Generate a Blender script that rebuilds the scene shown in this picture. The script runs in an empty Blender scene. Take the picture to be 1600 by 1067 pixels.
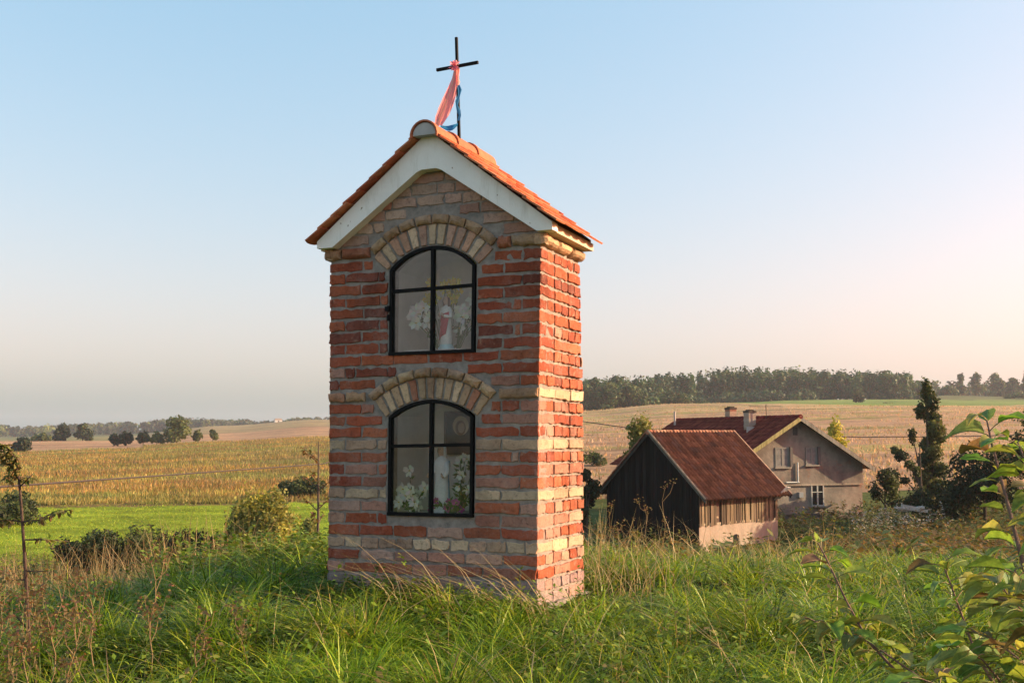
import bpy, bmesh, math, random
import numpy as np
from mathutils import Vector, Matrix
R = math.radians
random.seed(7); rng = np.random.default_rng(7)
scene = bpy.context.scene
col = scene.collection

# ------------------------------------------------------------------ camera, sky, sun, exposure
FPX, PITCH, CAMH = 1739.0, 0.084, 1.034
cam_d = bpy.data.cameras.new("camera"); cam = bpy.data.objects.new("camera", cam_d); col.objects.link(cam)
cam_d.sensor_width = 36.0; cam_d.lens = 36.0 * FPX / 1600.0
cam_d.clip_start = 0.05; cam_d.clip_end = 9000.0
cam.location = (0, 0, CAMH); cam.rotation_euler = (math.pi / 2 + PITCH, 0, 0)
scene.camera = cam

SUN_EL, SUN_AZ = R(18.0), R(86.0)          # azimuth clockwise from +Y (view direction)
world = bpy.data.worlds.new("World"); scene.world = world; world.use_nodes = True
wn = world.node_tree
for n in list(wn.nodes): wn.nodes.remove(n)
sky = wn.nodes.new("ShaderNodeTexSky"); sky.sky_type = 'NISHITA'; sky.sun_disc = False
sky.sun_elevation = SUN_EL; sky.sun_rotation = SUN_AZ
sky.air_density = 1.5; sky.dust_density = 2.5; sky.ozone_density = 0.3
EXPO = 0.95
# tone of the evening sky: a soft response curve per channel, the same in every direction
bg = wn.nodes.new("ShaderNodeBackground"); bg.inputs[1].default_value = 0.15
sep = wn.nodes.new("ShaderNodeSeparateColor"); com = wn.nodes.new("ShaderNodeCombineColor")
wn.links.new(sky.outputs[0], sep.inputs[0])
for ch, (pw, k) in enumerate(((1.08, 1.60), (.60, 1.16), (.46, 1.27))):
    pn = wn.nodes.new("ShaderNodeMath"); pn.operation = 'POWER'; pn.inputs[1].default_value = pw
    mn = wn.nodes.new("ShaderNodeMath"); mn.operation = 'MULTIPLY'; mn.inputs[1].default_value = k*.15**(pw-1)/2**EXPO
    wn.links.new(sep.outputs[ch], pn.inputs[0]); wn.links.new(pn.outputs[0], mn.inputs[0]); wn.links.new(mn.outputs[0], com.inputs[ch])
wo = wn.nodes.new("ShaderNodeOutputWorld")
wn.links.new(com.outputs[0], bg.inputs[0]); wn.links.new(bg.outputs[0], wo.inputs[0])
sd = bpy.data.lights.new("sun", 'SUN'); sd.energy = 4.9; sd.angle = R(0.5); sd.color = (1.0, 0.82, 0.50)
sun = bpy.data.objects.new("sun", sd); col.objects.link(sun)
sv = Vector((math.sin(SUN_AZ) * math.cos(SUN_EL), math.cos(SUN_AZ) * math.cos(SUN_EL), math.sin(SUN_EL)))
sun.rotation_euler = sv.to_track_quat('Z', 'Y').to_euler(); sun.location = (40, 0, 40)
scene.view_settings.view_transform = 'Standard'; scene.view_settings.look = 'None'
scene.view_settings.exposure = EXPO; scene.view_settings.gamma = 1.0
scene.view_settings.use_curve_mapping = False
scene.cycles.max_bounces = 8; scene.cycles.transparent_max_bounces = 16; scene.cycles.volume_bounces = 1

# ------------------------------------------------------------------ helpers
def at(px, py, d):
    """point at depth Y = d on the line of sight of a measured position"""
    u = (px - 800) / FPX; v = (533.5 - py) / FPX
    y = math.cos(PITCH) - v * math.sin(PITCH); z = math.sin(PITCH) + v * math.cos(PITCH)
    t = d / y
    return Vector((u * t, d, CAMH + z * t))

def tag(o, label=None, cat=None, group=None, kind=None):
    if label: o['label'] = label
    if cat: o['category'] = cat
    if group: o['group'] = group
    if kind: o['kind'] = kind
    return o

def empty(name, loc=(0, 0, 0), rz=0.0, label=None, cat=None, group=None):
    o = bpy.data.objects.new(name, None); col.objects.link(o)
    o.location = loc; o.rotation_euler = (0, 0, rz); o.empty_display_size = 0.2
    return tag(o, label, cat, group)

class MB:
    """collects verts, faces and a colour per vertex; build() links them as ONE mesh object"""
    def __init__(self): self.v = []; self.f = []; self.c = []; self.warp = None
    def add(self, vs, fs, c=(1, 1, 1)):
        b = len(self.v)
        self.v += [tuple(p) for p in vs]; self.f += [tuple(i + b for i in f) for f in fs]
        self.c += [c] * len(vs)
    def box(self, x0, x1, y0, y1, z0, z1, c=(1, 1, 1), M=None):
        vs = [Vector(p) for p in ((x0,y0,z0),(x1,y0,z0),(x1,y1,z0),(x0,y1,z0),(x0,y0,z1),(x1,y0,z1),(x1,y1,z1),(x0,y1,z1))]
        if M: vs = [M @ p for p in vs]
        self.add(vs, [(0,3,2,1),(4,5,6,7),(0,1,5,4),(1,2,6,5),(2,3,7,6),(3,0,4,7)], c)
    def prism(self, poly, y0, y1, c=(1, 1, 1), f=None):
        """2D polygon (x,z), counter-clockwise seen from -y, extruded from y0 to y1"""
        n = len(poly)
        vs = [(x, y0, z) for x, z in poly] + [(x, y1, z) for x, z in poly]
        if f: vs = [f(p) for p in vs]
        fs = [tuple(range(n)), tuple(range(2 * n - 1, n - 1, -1))]
        fs += [(i, i + n, (i + 1) % n + n, (i + 1) % n) for i in range(n)]
        self.add(vs, fs, c)
    def tube(self, pts, rad, c=(1, 1, 1), k=6, cap=True):
        pts = [Vector(p) for p in pts]
        if not hasattr(rad, '__len__'): rad = [rad] * len(pts)
        vs = []; fs = []; prev = None
        for i, p in enumerate(pts):
            t = (pts[min(i + 1, len(pts) - 1)] - pts[max(i - 1, 0)])
            t = t.normalized() if t.length > 1e-9 else Vector((0, 0, 1))
            a = prev if prev is not None else (Vector((1, 0, 0)) if abs(t.x) < .8 else Vector((0, 1, 0)))
            a = (a - t * a.dot(t)).normalized(); prev = a; b = t.cross(a)
            for j in range(k):
                w = 2 * math.pi * j / k
                vs.append(p + (a * math.cos(w) + b * math.sin(w)) * rad[i])
        for i in range(len(pts) - 1):
            for j in range(k):
                fs.append((i*k+j, i*k+(j+1) % k, (i+1)*k+(j+1) % k, (i+1)*k+j))
        if cap: fs += [tuple(range(k - 1, -1, -1)), tuple(range((len(pts)-1)*k, len(pts)*k))]
        self.add(vs, fs, c)
    def bar(self, pts, w, y0, y1, c=(1, 1, 1)):
        """flat bar of width w following a 2D (x,z) path, between y0 and y1"""
        n = len(pts); L = []; Rr = []
        for i, (x, z) in enumerate(pts):
            a = pts[max(i-1, 0)]; b = pts[min(i+1, n-1)]
            tx, tz = b[0]-a[0], b[1]-a[1]; l = math.hypot(tx, tz); nx, nz = -tz/l, tx/l
            L.append((x+nx*w/2, z+nz*w/2)); Rr.append((x-nx*w/2, z-nz*w/2))
        vs = []
        for i in range(n): vs += [(L[i][0],y0,L[i][1]),(Rr[i][0],y0,Rr[i][1]),(Rr[i][0],y1,Rr[i][1]),(L[i][0],y1,L[i][1])]
        fs = []
        for i in range(n-1):
            for j in range(4): fs.append((i*4+j, i*4+(j+1) % 4, (i+1)*4+(j+1) % 4, (i+1)*4+j))
        fs += [(3,2,1,0), tuple((n-1)*4+j for j in range(4))]
        self.add(vs, fs, c)
    def lathe(self, prof, cx, cy, c=(1,1,1), k=14, sx=1.0, sy=1.0, tw=None):
        """profile of (radius, z[, dx, dy])"""
        vs = []; fs = []
        for q in prof:
            r, z = q[0], q[1]; dx = q[2] if len(q) > 2 else 0; dy = q[3] if len(q) > 3 else 0
            for j in range(k):
                w = 2*math.pi*j/k
                rr = r * (1 + (tw(w, z) if tw else 0))
                vs.append((cx+dx+rr*sx*math.cos(w), cy+dy+rr*sy*math.sin(w), z))
        for i in range(len(prof)-1):
            for j in range(k): fs.append((i*k+j, i*k+(j+1)%k, (i+1)*k+(j+1)%k, (i+1)*k+j))
        fs += [tuple(range(k-1,-1,-1)), tuple(range((len(prof)-1)*k, len(prof)*k))]
        self.add(vs, fs, c)
    def build(self, name, m, parent=None, smooth=False, fix=False):
        me = bpy.data.meshes.new(name)
        v = [self.warp(p) for p in self.v] if self.warp else self.v
        me.from_pydata(v, [], self.f)
        ca = me.color_attributes.new("Col", 'FLOAT_COLOR', 'POINT')
        ca.data.foreach_set("color", np.array([(*c, 1.0) for c in self.c], dtype=np.float32).ravel())
        if fix:
            bm = bmesh.new(); bm.from_mesh(me); bmesh.ops.recalc_face_normals(bm, faces=bm.faces); bm.to_mesh(me); bm.free()
        if smooth: me.polygons.foreach_set("use_smooth", [True]*len(me.polygons))
        me.materials.append(m)
        o = bpy.data.objects.new(name, me); col.objects.link(o)
        if parent: o.parent = parent
        return o

def arrays(name, V, F, C, m, parent=None, smooth=False):
    """mesh from numpy arrays: V (n,3), F (m,4) quads, C (n,3) colours"""
    me = bpy.data.meshes.new(name)
    n, q = len(V), len(F); k = F.shape[1]
    me.vertices.add(n); me.vertices.foreach_set("co", np.ascontiguousarray(V, dtype=np.float32).ravel())
    me.loops.add(q*k); me.loops.foreach_set("vertex_index", np.ascontiguousarray(F, dtype=np.int32).ravel())
    me.polygons.add(q); me.polygons.foreach_set("loop_start", np.arange(0, q*k, k, dtype=np.int32))
    me.update(calc_edges=True)
    ca = me.color_attributes.new("Col", 'FLOAT_COLOR', 'POINT')
    ca.data.foreach_set("color", np.hstack([C, np.ones((n, 1))]).astype(np.float32).ravel())
    if smooth: me.polygons.foreach_set("use_smooth", np.ones(q, dtype=bool))
    me.materials.append(m); me.validate()
    o = bpy.data.objects.new(name, me); col.objects.link(o)
    if parent: o.parent = parent
    return o

# ------------------------------------------------------------------ materials
def nodes(name):
    m = bpy.data.materials.new(name); m.use_nodes = True
    t = m.node_tree; b = t.nodes["Principled BSDF"]
    return m, t, b, t.links
def noise(t, scale, detail=4, rough=.6, coord='Object'):
    tc = t.nodes.new("ShaderNodeTexCoord"); n = t.nodes.new("ShaderNodeTexNoise")
    n.inputs["Scale"].default_value = scale; n.inputs["Detail"].default_value = detail; n.inputs["Roughness"].default_value = rough
    t.links.new(tc.outputs[coord], n.inputs["Vector"]); return n
def stretch(t, n, s, coord='Object'):
    tc = t.nodes.new("ShaderNodeTexCoord"); mp = t.nodes.new("ShaderNodeMapping"); mp.inputs["Scale"].default_value = s
    t.links.new(tc.outputs[coord], mp.inputs[0]); t.links.new(mp.outputs[0], n.inputs["Vector"])
def ramp(t, src, stops):
    r = t.nodes.new("ShaderNodeValToRGB"); e = r.color_ramp.elements
    while len(e) < len(stops): e.new(.5)
    for i, (p, c) in enumerate(stops): e[i].position = p; e[i].color = (*c, 1) if len(c) == 3 else c
    t.links.new(src, r.inputs[0]); return r
def mix(t, fac, a, b, mode='MIX'):
    m = t.nodes.new("ShaderNodeMix"); m.data_type = 'RGBA'; m.blend_type = mode
    for k, v in ((0, fac), (6, a), (7, b)):
        if hasattr(v, 'links') or hasattr(v, 'is_linked'): t.links.new(v, m.inputs[k])
        else: m.inputs[k].default_value = v if k == 0 else (*v, 1)
    return m.outputs[2]
def attr(t):
    a = t.nodes.new("ShaderNodeAttribute"); a.attribute_name = "Col"; return a.outputs["Color"]
def bump(t, b, src, strength=.4, dist=.01):
    n = t.nodes.new("ShaderNodeBump"); n.inputs["Strength"].default_value = strength; n.inputs["Distance"].default_value = dist
    t.links.new(src, n.inputs["Height"]); t.links.new(n.outputs[0], b.inputs["Normal"])

def mat_plain(name, c, rough=.7, metal=0.0, var=.25, scale=8, bstr=.2, bdist=.005):
    m, t, b, L = nodes(name)
    n = noise(t, scale); r = ramp(t, n.outputs[0], [(.3, (1-var,)*3), (.7, (1+var*.3,)*3)])
    L.new(mix(t, 1.0, c, r.outputs[0], 'MULTIPLY'), b.inputs["Base Color"])
    b.inputs["Roughness"].default_value = rough; b.inputs["Metallic"].default_value = metal
    if bstr: bump(t, b, noise(t, scale*4).outputs[0], bstr, bdist)
    return m
def mat_col(name, rough=.8, scale=12, var=.35, bscale=60, bstr=.5, bdist=.004, spec=.3):
    """object colour from the mesh with mottling and surface relief"""
    m, t, b, L = nodes(name)
    n = noise(t, scale, 6, .65); r = ramp(t, n.outputs[0], [(.28, (1-var,)*3), (.72, (1+var*.35,)*3)])
    L.new(mix(t, 1.0, attr(t), r.outputs[0], 'MULTIPLY'), b.inputs["Base Color"])
    b.inputs["Roughness"].default_value = rough; b.inputs["Specular IOR Level"].default_value = spec
    if bstr: bump(t, b, noise(t, bscale, 5).outputs[0], bstr, bdist)
    return m
def mat_leaf(name, trans=.35, rough=.55, var=0.0, spec=.25):
    m, t, b, L = nodes(name)
    c = attr(t)
    if var:
        n = noise(t, 90, 3); r = ramp(t, n.outputs[0], [(.35, (1-var,)*3), (.65, (1,1,1))])
        c = mix(t, 1.0, c, r.outputs[0], 'MULTIPLY')
    L.new(c, b.inputs["Base Color"]); b.inputs["Roughness"].default_value = rough; b.inputs["Specular IOR Level"].default_value = spec
    tr = t.nodes.new("ShaderNodeBsdfTranslucent")
    L.new(mix(t, 1.0, c, (1.25, 1.2, .75), 'MULTIPLY'), tr.inputs[0])
    mx = t.nodes.new("ShaderNodeMixShader"); mx.inputs[0].default_value = trans
    L.new(b.outputs[0], mx.inputs[1]); L.new(tr.outputs[0], mx.inputs[2])
    L.new(mx.outputs[0], t.nodes["Material Output"].inputs[0])
    return m

def mat_brick():
    m, t, b, L = nodes("brick")
    c = attr(t)
    n1 = noise(t, 34, 8, .78); r1 = ramp(t, n1.outputs[0], [(.32, (.40,.38,.38)), (.47, (.95,.95,.95)), (.60, (1.06,1.06,1.05)), (.75, (1.25,1.28,1.28))])
    c = mix(t, 1.0, c, r1.outputs[0], 'MULTIPLY')
    n2 = noise(t, 9, 8, .75); r2 = ramp(t, n2.outputs[0], [(.57, (0,0,0)), (.71, (1,1,1))])      # mortar smears
    n2b = noise(t, 70, 4, .8); r2b = ramp(t, n2b.outputs[0], [(.36, (0,0,0)), (.66, (.85,.85,.85))])
    f = mix(t, 1.0, r2.outputs[0], r2b.outputs[0], 'MULTIPLY')
    c = mix(t, f, c, (.40, .325, .275))
    n6 = noise(t, 3.1, 7, .7); r6 = ramp(t, n6.outputs[0], [(.46, (0,0,0)), (.64, (.34,.34,.34))])                                # lime bloom
    n7 = noise(t, 46, 5, .75); r7 = ramp(t, n7.outputs[0], [(.40, (.1,.1,.1)), (.62, (1,1,1))])
    c = mix(t, mix(t, 1.0, r6.outputs[0], r7.outputs[0], 'MULTIPLY'), c, (.45, .36, .31))
    n5 = noise(t, 17, 5, .6); r5 = ramp(t, n5.outputs[0], [(.60, (0,0,0)), (.70, (.6,.6,.6))]); c = mix(t, r5.outputs[0], c, (.46, .30, .20))
    n3 = noise(t, 120, 3, .7); r3 = ramp(t, n3.outputs[0], [(.62, (0,0,0)), (.72, (.55,.55,.55))])
    c = mix(t, r3.outputs[0], c, (.10, .055, .045))
    L.new(c, b.inputs["Base Color"]); b.inputs["Roughness"].default_value = .85; b.inputs["Specular IOR Level"].default_value = .2
    n4 = noise(t, 2.3, 6, .7); r4 = ramp(t, n4.outputs[0], [(.34, (.58,.56,.56)), (.52, (1,1,1)), (.72, (1.06,1.05,1.04))])     # weathering
    c = mix(t, 1.0, c, r4.outputs[0], 'MULTIPLY'); L.new(c, b.inputs["Base Color"])
    bump(t, b, noise(t, 60, 8, .8).outputs[0], 1.0, .009)
    return m
def mat_mortar():
    m, t, b, L = nodes("mortar")
    n = noise(t, 14, 8, .7); r = ramp(t, n.outputs[0], [(.3, (.16,.14,.125)), (.52, (.30,.255,.215)), (.75, (.43,.37,.31))])
    L.new(r.outputs[0], b.inputs["Base Color"]); b.inputs["Roughness"].default_value = .95
    bump(t, b, noise(t, 90, 6, .8).outputs[0], .9, .008); return m
def mat_white():
    m, t, b, L = nodes("white_plaster")
    n = noise(t, 3.5, 6, .7); r = ramp(t, n.outputs[0], [(.3, (.84,.79,.71)), (.6, (.92,.88,.80))])
    n4 = noise(t, 1.0, 6, .75); stretch(t, n4, (9, 9, 1.6)); r4 = ramp(t, n4.outputs[0], [(.30, (.80,.78,.73)), (.48, (1,1,1))])
    r = type('o', (), {'outputs': [mix(t, 1.0, r.outputs[0], r4.outputs[0], 'MULTIPLY')]})
    n2 = noise(t, 22, 2, .4); r2 = ramp(t, n2.outputs[0], [(.745, (1,1,1)), (.76, (.35,.27,.2))])
    L.new(mix(t, 1.0, r.outputs[0], r2.outputs[0], 'MULTIPLY'), b.inputs["Base Color"]); b.inputs["Roughness"].default_value = .8
    bump(t, b, noise(t, 40, 5, .7).outputs[0], .3, .003); return m
def mat_glass():
    m, t, b, L = nodes("window_glass")
    tr = t.nodes.new("ShaderNodeBsdfTransparent"); tr.inputs[0].default_value = (.99, .99, .98, 1)
    gl = t.nodes.new("ShaderNodeBsdfGlossy"); gl.inputs["Roughness"].default_value = .04
    fr = t.nodes.new("ShaderNodeFresnel"); fr.inputs[0].default_value = 1.5
    ad = t.nodes.new("ShaderNodeMath"); ad.operation = 'MULTIPLY'; ad.inputs[1].default_value = .75
    L.new(fr.outputs[0], ad.inputs[0])
    mx = t.nodes.new("ShaderNodeMixShader"); L.new(ad.outputs[0], mx.inputs[0]); L.new(tr.outputs[0], mx.inputs[1]); L.new(gl.outputs[0], mx.inputs[2])
    df = t.nodes.new("ShaderNodeBsdfDiffuse"); df.inputs[0].default_value = (.5, .47, .42, 1)      # dust on the pane
    n = noise(t, 5, 6, .7); r = ramp(t, n.outputs[0], [(.35, (.0,)*3), (.75, (.05,)*3)])
    m2 = t.nodes.new("ShaderNodeMixShader"); L.new(r.outputs[0], m2.inputs[0]); L.new(mx.outputs[0], m2.inputs[1]); L.new(df.outputs[0], m2.inputs[2])
    L.new(m2.outputs[0], t.nodes["Material Output"].inputs[0]); return m
def mat_ground():
    m, t, b, L = nodes("ground_soil")
    c = attr(t)
    for s, lo, hi in ((.03, .78, 1.2), (.35, .72, 1.22), (3.0, .6, 1.25)):
        n = noise(t, s, 6, .65); r = ramp(t, n.outputs[0], [(.3, (lo,)*3), (.7, (hi, hi, hi*.97))])
        c = mix(t, 1.0, c, r.outputs[0], 'MULTIPLY')
    n = noise(t, 1.0, 6, .7); stretch(t, n, (.012, .11, .1)); r = ramp(t, n.outputs[0], [(.35, (.62,.62,.60)), (.5, (1,1,1)), (.68, (1.2,1.14,1.05))])
    c = mix(t, 1.0, c, r.outputs[0], 'MULTIPLY')
    n = noise(t, .06, 8, .75); r = ramp(t, n.outputs[0], [(.54, (0,0,0)), (.66, (.6,.6,.6))])
    c = mix(t, r.outputs[0], c, mix(t, 1.0, c, (.80, 1.02, .72), 'MULTIPLY'))
    L.new(c, b.inputs["Base Color"]); b.inputs["Roughness"].default_value = 1.0; b.inputs["Specular IOR Level"].default_value = .05
    bump(t, b, noise(t, 2.2, 6, .7).outputs[0], .8, .25); return m
def mat_boards(name, cols, sc=(7, 7, .5)):
    m, t, b, L = nodes(name)
    n = noise(t, 1.5, 6, .7); stretch(t, n, sc)
    r = ramp(t, n.outputs[0], [(.3, cols[0]), (.55, cols[1]), (.75, cols[2])])
    L.new(mix(t, 1.0, attr(t), r.outputs[0], 'MULTIPLY'), b.inputs["Base Color"]); b.inputs["Roughness"].default_value = .95; b.inputs["Specular IOR Level"].default_value = .06
    bump(t, b, n.outputs[0], .5, .02); return m
def mat_stucco(name, lo, mid, hi, patch=(.3,.14,.09)):
    m, t, b, L = nodes(name)
    n = noise(t, .55, 8, .72); r = ramp(t, n.outputs[0], [(.3, lo), (.5, mid), (.7, hi)])
    n3 = noise(t, 1.0, 6, .7); stretch(t, n3, (1.3, 1.3, .5)); r3 = ramp(t, n3.outputs[0], [(.35, (.78,.77,.76)), (.6, (1,1,1))])
    c = mix(t, 1.0, r.outputs[0], r3.outputs[0], 'MULTIPLY')
    n2 = noise(t, .8, 6, .65); r2 = ramp(t, n2.outputs[0], [(.60, (0,0,0)), (.66, (.75,.75,.75))])
    c = mix(t, r2.outputs[0], c, patch)
    c = mix(t, 1.0, attr(t), c, 'MULTIPLY')
    L.new(c, b.inputs["Base Color"]); b.inputs["Roughness"].default_value = .95
    bump(t, b, noise(t, 9, 6, .7).outputs[0], .5, .03); return m

M = {}
M['brick'] = mat_brick(); M['mortar'] = mat_mortar(); M['white'] = mat_white(); M['glass'] = mat_glass()
M['iron'] = mat_plain("black_iron", (.006, .006, .006), .6, .0, .3, 20, .2, .002)
M['iron'].node_tree.nodes['Principled BSDF'].inputs['Specular IOR Level'].default_value = .12
M['niche'] = mat_plain("niche_plaster", (.84, .80, .75), .9, 0, .18, 4, .2)
M['tile'] = mat_col("roof_tile", .75, 18, .35, 70, .5, .004)
M['deck'] = mat_plain("roof_deck", (.10, .055, .035), .9)
M['ground'] = mat_ground()
M['grass'] = mat_leaf("grass_blade", .36, .38, 0, .20)
M['leaf'] = mat_leaf("leaf", .32, .6)
M['bigleaf'] = mat_leaf("apple_leaf", .45, .5, .4)
M['bark'] = mat_col("bark", .9, 20, .4, 50, .6, .01)
M['paint'] = mat_col("painted", .55, 30, .15, 60, .1, .002)
M['cloth'] = mat_leaf("ribbon_cloth", .6, .6)
M['oldtile'] = mat_col("old_roof_tile", .95, 2.2, .45, 18, .5, .02, .08)
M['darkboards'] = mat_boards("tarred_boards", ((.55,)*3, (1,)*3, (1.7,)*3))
M['boards'] = mat_boards("weathered_boards", ((.45,.42,.38), (1,1,1), (1.4,1.35,1.3)))
M['stucco'] = mat_stucco("old_stucco", (.13,.105,.088), (.28,.227,.183), (.43,.355,.285))
M['plinth'] = mat_stucco("plinth_render", (.28,.21,.155), (.37,.28,.215), (.44,.34,.265), (.36,.26,.2))
M['darkglass'] = mat_plain("dark_glass", (.02, .022, .025), .15, 0, .3, 2, 0)
M['wire'] = mat_plain("wire", (.05, .035, .03), .7, 0, .2, 2, 0)
M['concrete'] = mat_plain("concrete", (.48, .43, .38), .9, 0, .35, 2, .4, .02)

# ------------------------------------------------------------------ terrain
PROF = {
 -.60: [(0,-.55),(3,-.4),(5.5,-.2),(8,-.3),(10.5,-.8),(13,-1.5),(20,-2.8),(35,-4.2),(50,-4.7),(95,-4.75),(150,-3.7),(255,-2.4),(300,-3),(400,-2),(460,-2.5),(700,-4),(1150,-1.5),(1500,3),(3400,8)],
 -.46: [(0,-.55),(3,-.35),(5.5,-.12),(8,-.2),(10.5,-.7),(13,-1.3),(20,-2.6),(35,-4.2),(50,-4.7),(95,-4.75),(150,-3.6),(255,-2.7),(300,-3.1),(400,-1.2),(450,-1.8),(700,-3),(1150,-1),(1500,4),(3400,8)],
 -.36: [(0,-.55),(3,-.3),(5.5,-.08),(8,-.12),(10.5,-.6),(13,-1.2),(20,-2.6),(35,-4.2),(50,-4.7),(95,-4.75),(150,-3.5),(262,-1.75),(300,-2.0),(410,-.7),(450,-1.4),(700,-1),(1150,1),(1500,6),(3400,9)],
 -.26: [(0,-.55),(3,-.3),(5.5,-.05),(8,-.05),(10.5,-.4),(13,-1.0),(20,-2.6),(35,-4.2),(50,-4.7),(92,-4.7),(150,-3.3),(285,-.4),(320,-1.2),(500,2.2),(800,8.0),(1200,9),(1500,11),(3400,14)],
 -.17: [(0,-.5),(3,-.25),(5.5,-.03),(8,0),(10.5,-.3),(13,-.9),(20,-2.6),(35,-4.2),(50,-4.7),(90,-4.6),(150,-3.0),(285,.6),(320,0),(500,5),(800,12.5),(1000,12),(1500,15),(3400,20)],
 -.05: [(0,-.5),(3,-.22),(5.5,-.02),(8.5,.02),(11,-.3),(14,-.9),(20,-2.4),(35,-4.1),(50,-4.6),(85,-4.2),(150,-1.8),(285,3.5),(450,9.5),(520,10),(800,14),(1500,18),(3400,24)],
 .06: [(0,-.5),(3,-.22),(5.5,-.02),(8.5,.0),(11,-.25),(13,-.5),(20,-2.0),(32,-3.8),(45,-4.1),(60,-4.15),(85,-3.5),(200,1.6),(400,9.9),(440,9.6),(500,11.5),(800,15),(3400,24)],
 .15: [(0,-.5),(3,-.22),(5.5,-.02),(8.5,-.03),(11,-.34),(13,-.62),(20,-2.0),(32,-3.7),(45,-4.0),(60,-3.75),(85,-3.4),(200,2.4),(415,12.6),(445,12.4),(500,14),(800,17),(3400,24)],
 .25: [(0,-.5),(3,-.24),(5.5,-.04),(8.5,-.04),(11,-.32),(13,-.60),(20,-2.0),(32,-3.6),(45,-3.95),(62,-3.45),(85,-3.2),(200,3),(420,13.6),(448,13.6),(480,16.5),(500,17.5),(800,19),(3400,24)],
 .38: [(0,-.55),(3,-.3),(5.5,-.1),(8.5,-.1),(11,-.3),(13,-.55),(20,-1.9),(32,-3.3),(45,-3.6),(62,-3.2),(85,-2.9),(200,3.6),(400,12.6),(430,12.5),(480,16.6),(520,17.8),(700,26),(1000,27),(3400,30)],
 .46: [(0,-.6),(3,-.35),(5.5,-.18),(8.5,-.2),(11,-.4),(13,-.7),(20,-1.9),(32,-3.2),(45,-3.5),(62,-3.1),(85,-2.8),(200,3.6),(400,12.0),(430,12),(480,16),(520,17.2),(700,25.5),(1000,27),(3400,30)],
}
_cols = sorted(PROF); _ca = np.arctan(np.array(_cols))
_ld = np.log(np.concatenate([[.3], np.geomspace(.4, 3500, 420)]))
_tab = []
for u in _cols:
    p = np.array(PROF[u], float); lx = np.log(np.maximum(p[:, 0], .3))
    z = np.interp(_ld, lx, p[:, 1])
    k = np.exp(-.5*(np.arange(-9, 10)/3.2)**2); k /= k.sum()
    _tab.append(np.convolve(np.pad(z, 9, 'edge'), k, 'valid'))
_tab = np.array(_tab)
def ground(x, y):
    x = np.asarray(x, float); y = np.asarray(y, float)
    a = np.arctan2(x, y); r = np.hypot(x, y)
    d = np.maximum(r*np.maximum(np.cos(a), .75), .3)
    ac = np.clip(a, _ca[0], _ca[-1]); i = np.clip(np.searchsorted(_ca, ac) - 1, 0, len(_ca)-2)
    t = (ac - _ca[i])/(_ca[i+1]-_ca[i]); t = t*t*(3-2*t)
    ld = np.log(d); f = np.interp(ld, _ld, np.arange(len(_ld))); j = np.clip(f.astype(int), 0, len(_ld)-2); s = f-j
    z0 = _tab[i, j]*(1-s)+_tab[i, j+1]*s; z1 = _tab[i+1, j]*(1-s)+_tab[i+1, j+1]*s
    z = z0*(1-t)+z1*t
    z = z + .035*np.sin(x*1.7+.6)*np.cos(y*1.3) + .02*np.sin(x*4.1+y*3.3)
    big = np.clip((d-60)/200, 0, 1)
    return z + big*(.25*np.sin(x*.05+y*.013)+.2*np.sin(y*.041-x*.02))
def gz(x, y): return float(ground(x, y))
def stand(px, d):
    """ground point at depth d under a measured column"""
    x = (px-800)/FPX*d/0.9965
    return Vector((x, d, gz(x, d)))
def fbm(x, y, s, seed=0):
    r = np.random.default_rng(seed); o = np.zeros_like(np.asarray(x, float)); a = 1
    for k in range(4):
        th = r.uniform(0, 6.28, 3); ph = r.uniform(0, 6.28, 3); f = (2**k)/s
        for q in range(3): o = o + a/3*np.sin((x*np.cos(th[q])+y*np.sin(th[q]))*f*6.28*r.uniform(.7, 1.3)+ph[q])
        a *= .6
    return o
def left_of_edge(x, y): return x < -3+2.2*np.sin(y*.045+1.0)+.9*np.sin(y*.17)
def field_colour(x, y):
    a = np.arctan2(x, y); r = np.hypot(x, y); d = r*np.maximum(np.cos(a), .75); u = np.tan(np.clip(a, -.8, .8))
    n = len(x); C = np.zeros((n, 3)); w = fbm(x, y, 60, 3)
    def put(mask, c): C[mask] = c
    put(d < 40, (.035, .045, .014))
    left = left_of_edge(x, y)
    put((d >= 40) & left, (.24, .31, .026))
    st = fbm(x*.12, y, 9, 17); m_ = (d >= 40) & left; C[m_] = C[m_]*(1+.22*st[m_])[:, None]
    fe = 94 + u*8
    put((d >= fe) & left, (.235, .165, .062))
    crest = np.where(u < -.33, 262, 290)
    put((d >= crest) & left, (.44, .27, .165))
    put((d >= 470) & left, (.33, .25, .14))
    put((d >= 470) & left & (u < -.34), (.22, .2, .09))
    put((d >= 850) & left, (.16, .17, .08))
    put((d >= 40) & ~left, (.10, .12, .035))
    put((d >= 80) & ~left, (.42, .265, .165))
    put((d >= 250+20*w) & ~left, (.45, .31, .18))
    gb = np.interp(u, (.10, .16, .22, .34, .5), (470, 425, 340, 325, 390))+14*w
    put((d >= gb) & ~left & (u > .10), (.21, .27, .085))
    put((d >= 520) & ~left, (.14, .15, .07))
    band = (fbm(x*.25, y, 22, 9) > .35) & (d > 80) & (d < 430) & ~left
    C[band] = C[band]*np.array([.78, .98, .66])
    C *= (1+.10*fbm(x, y, 25, 5))[:, None]
    return C
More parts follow.
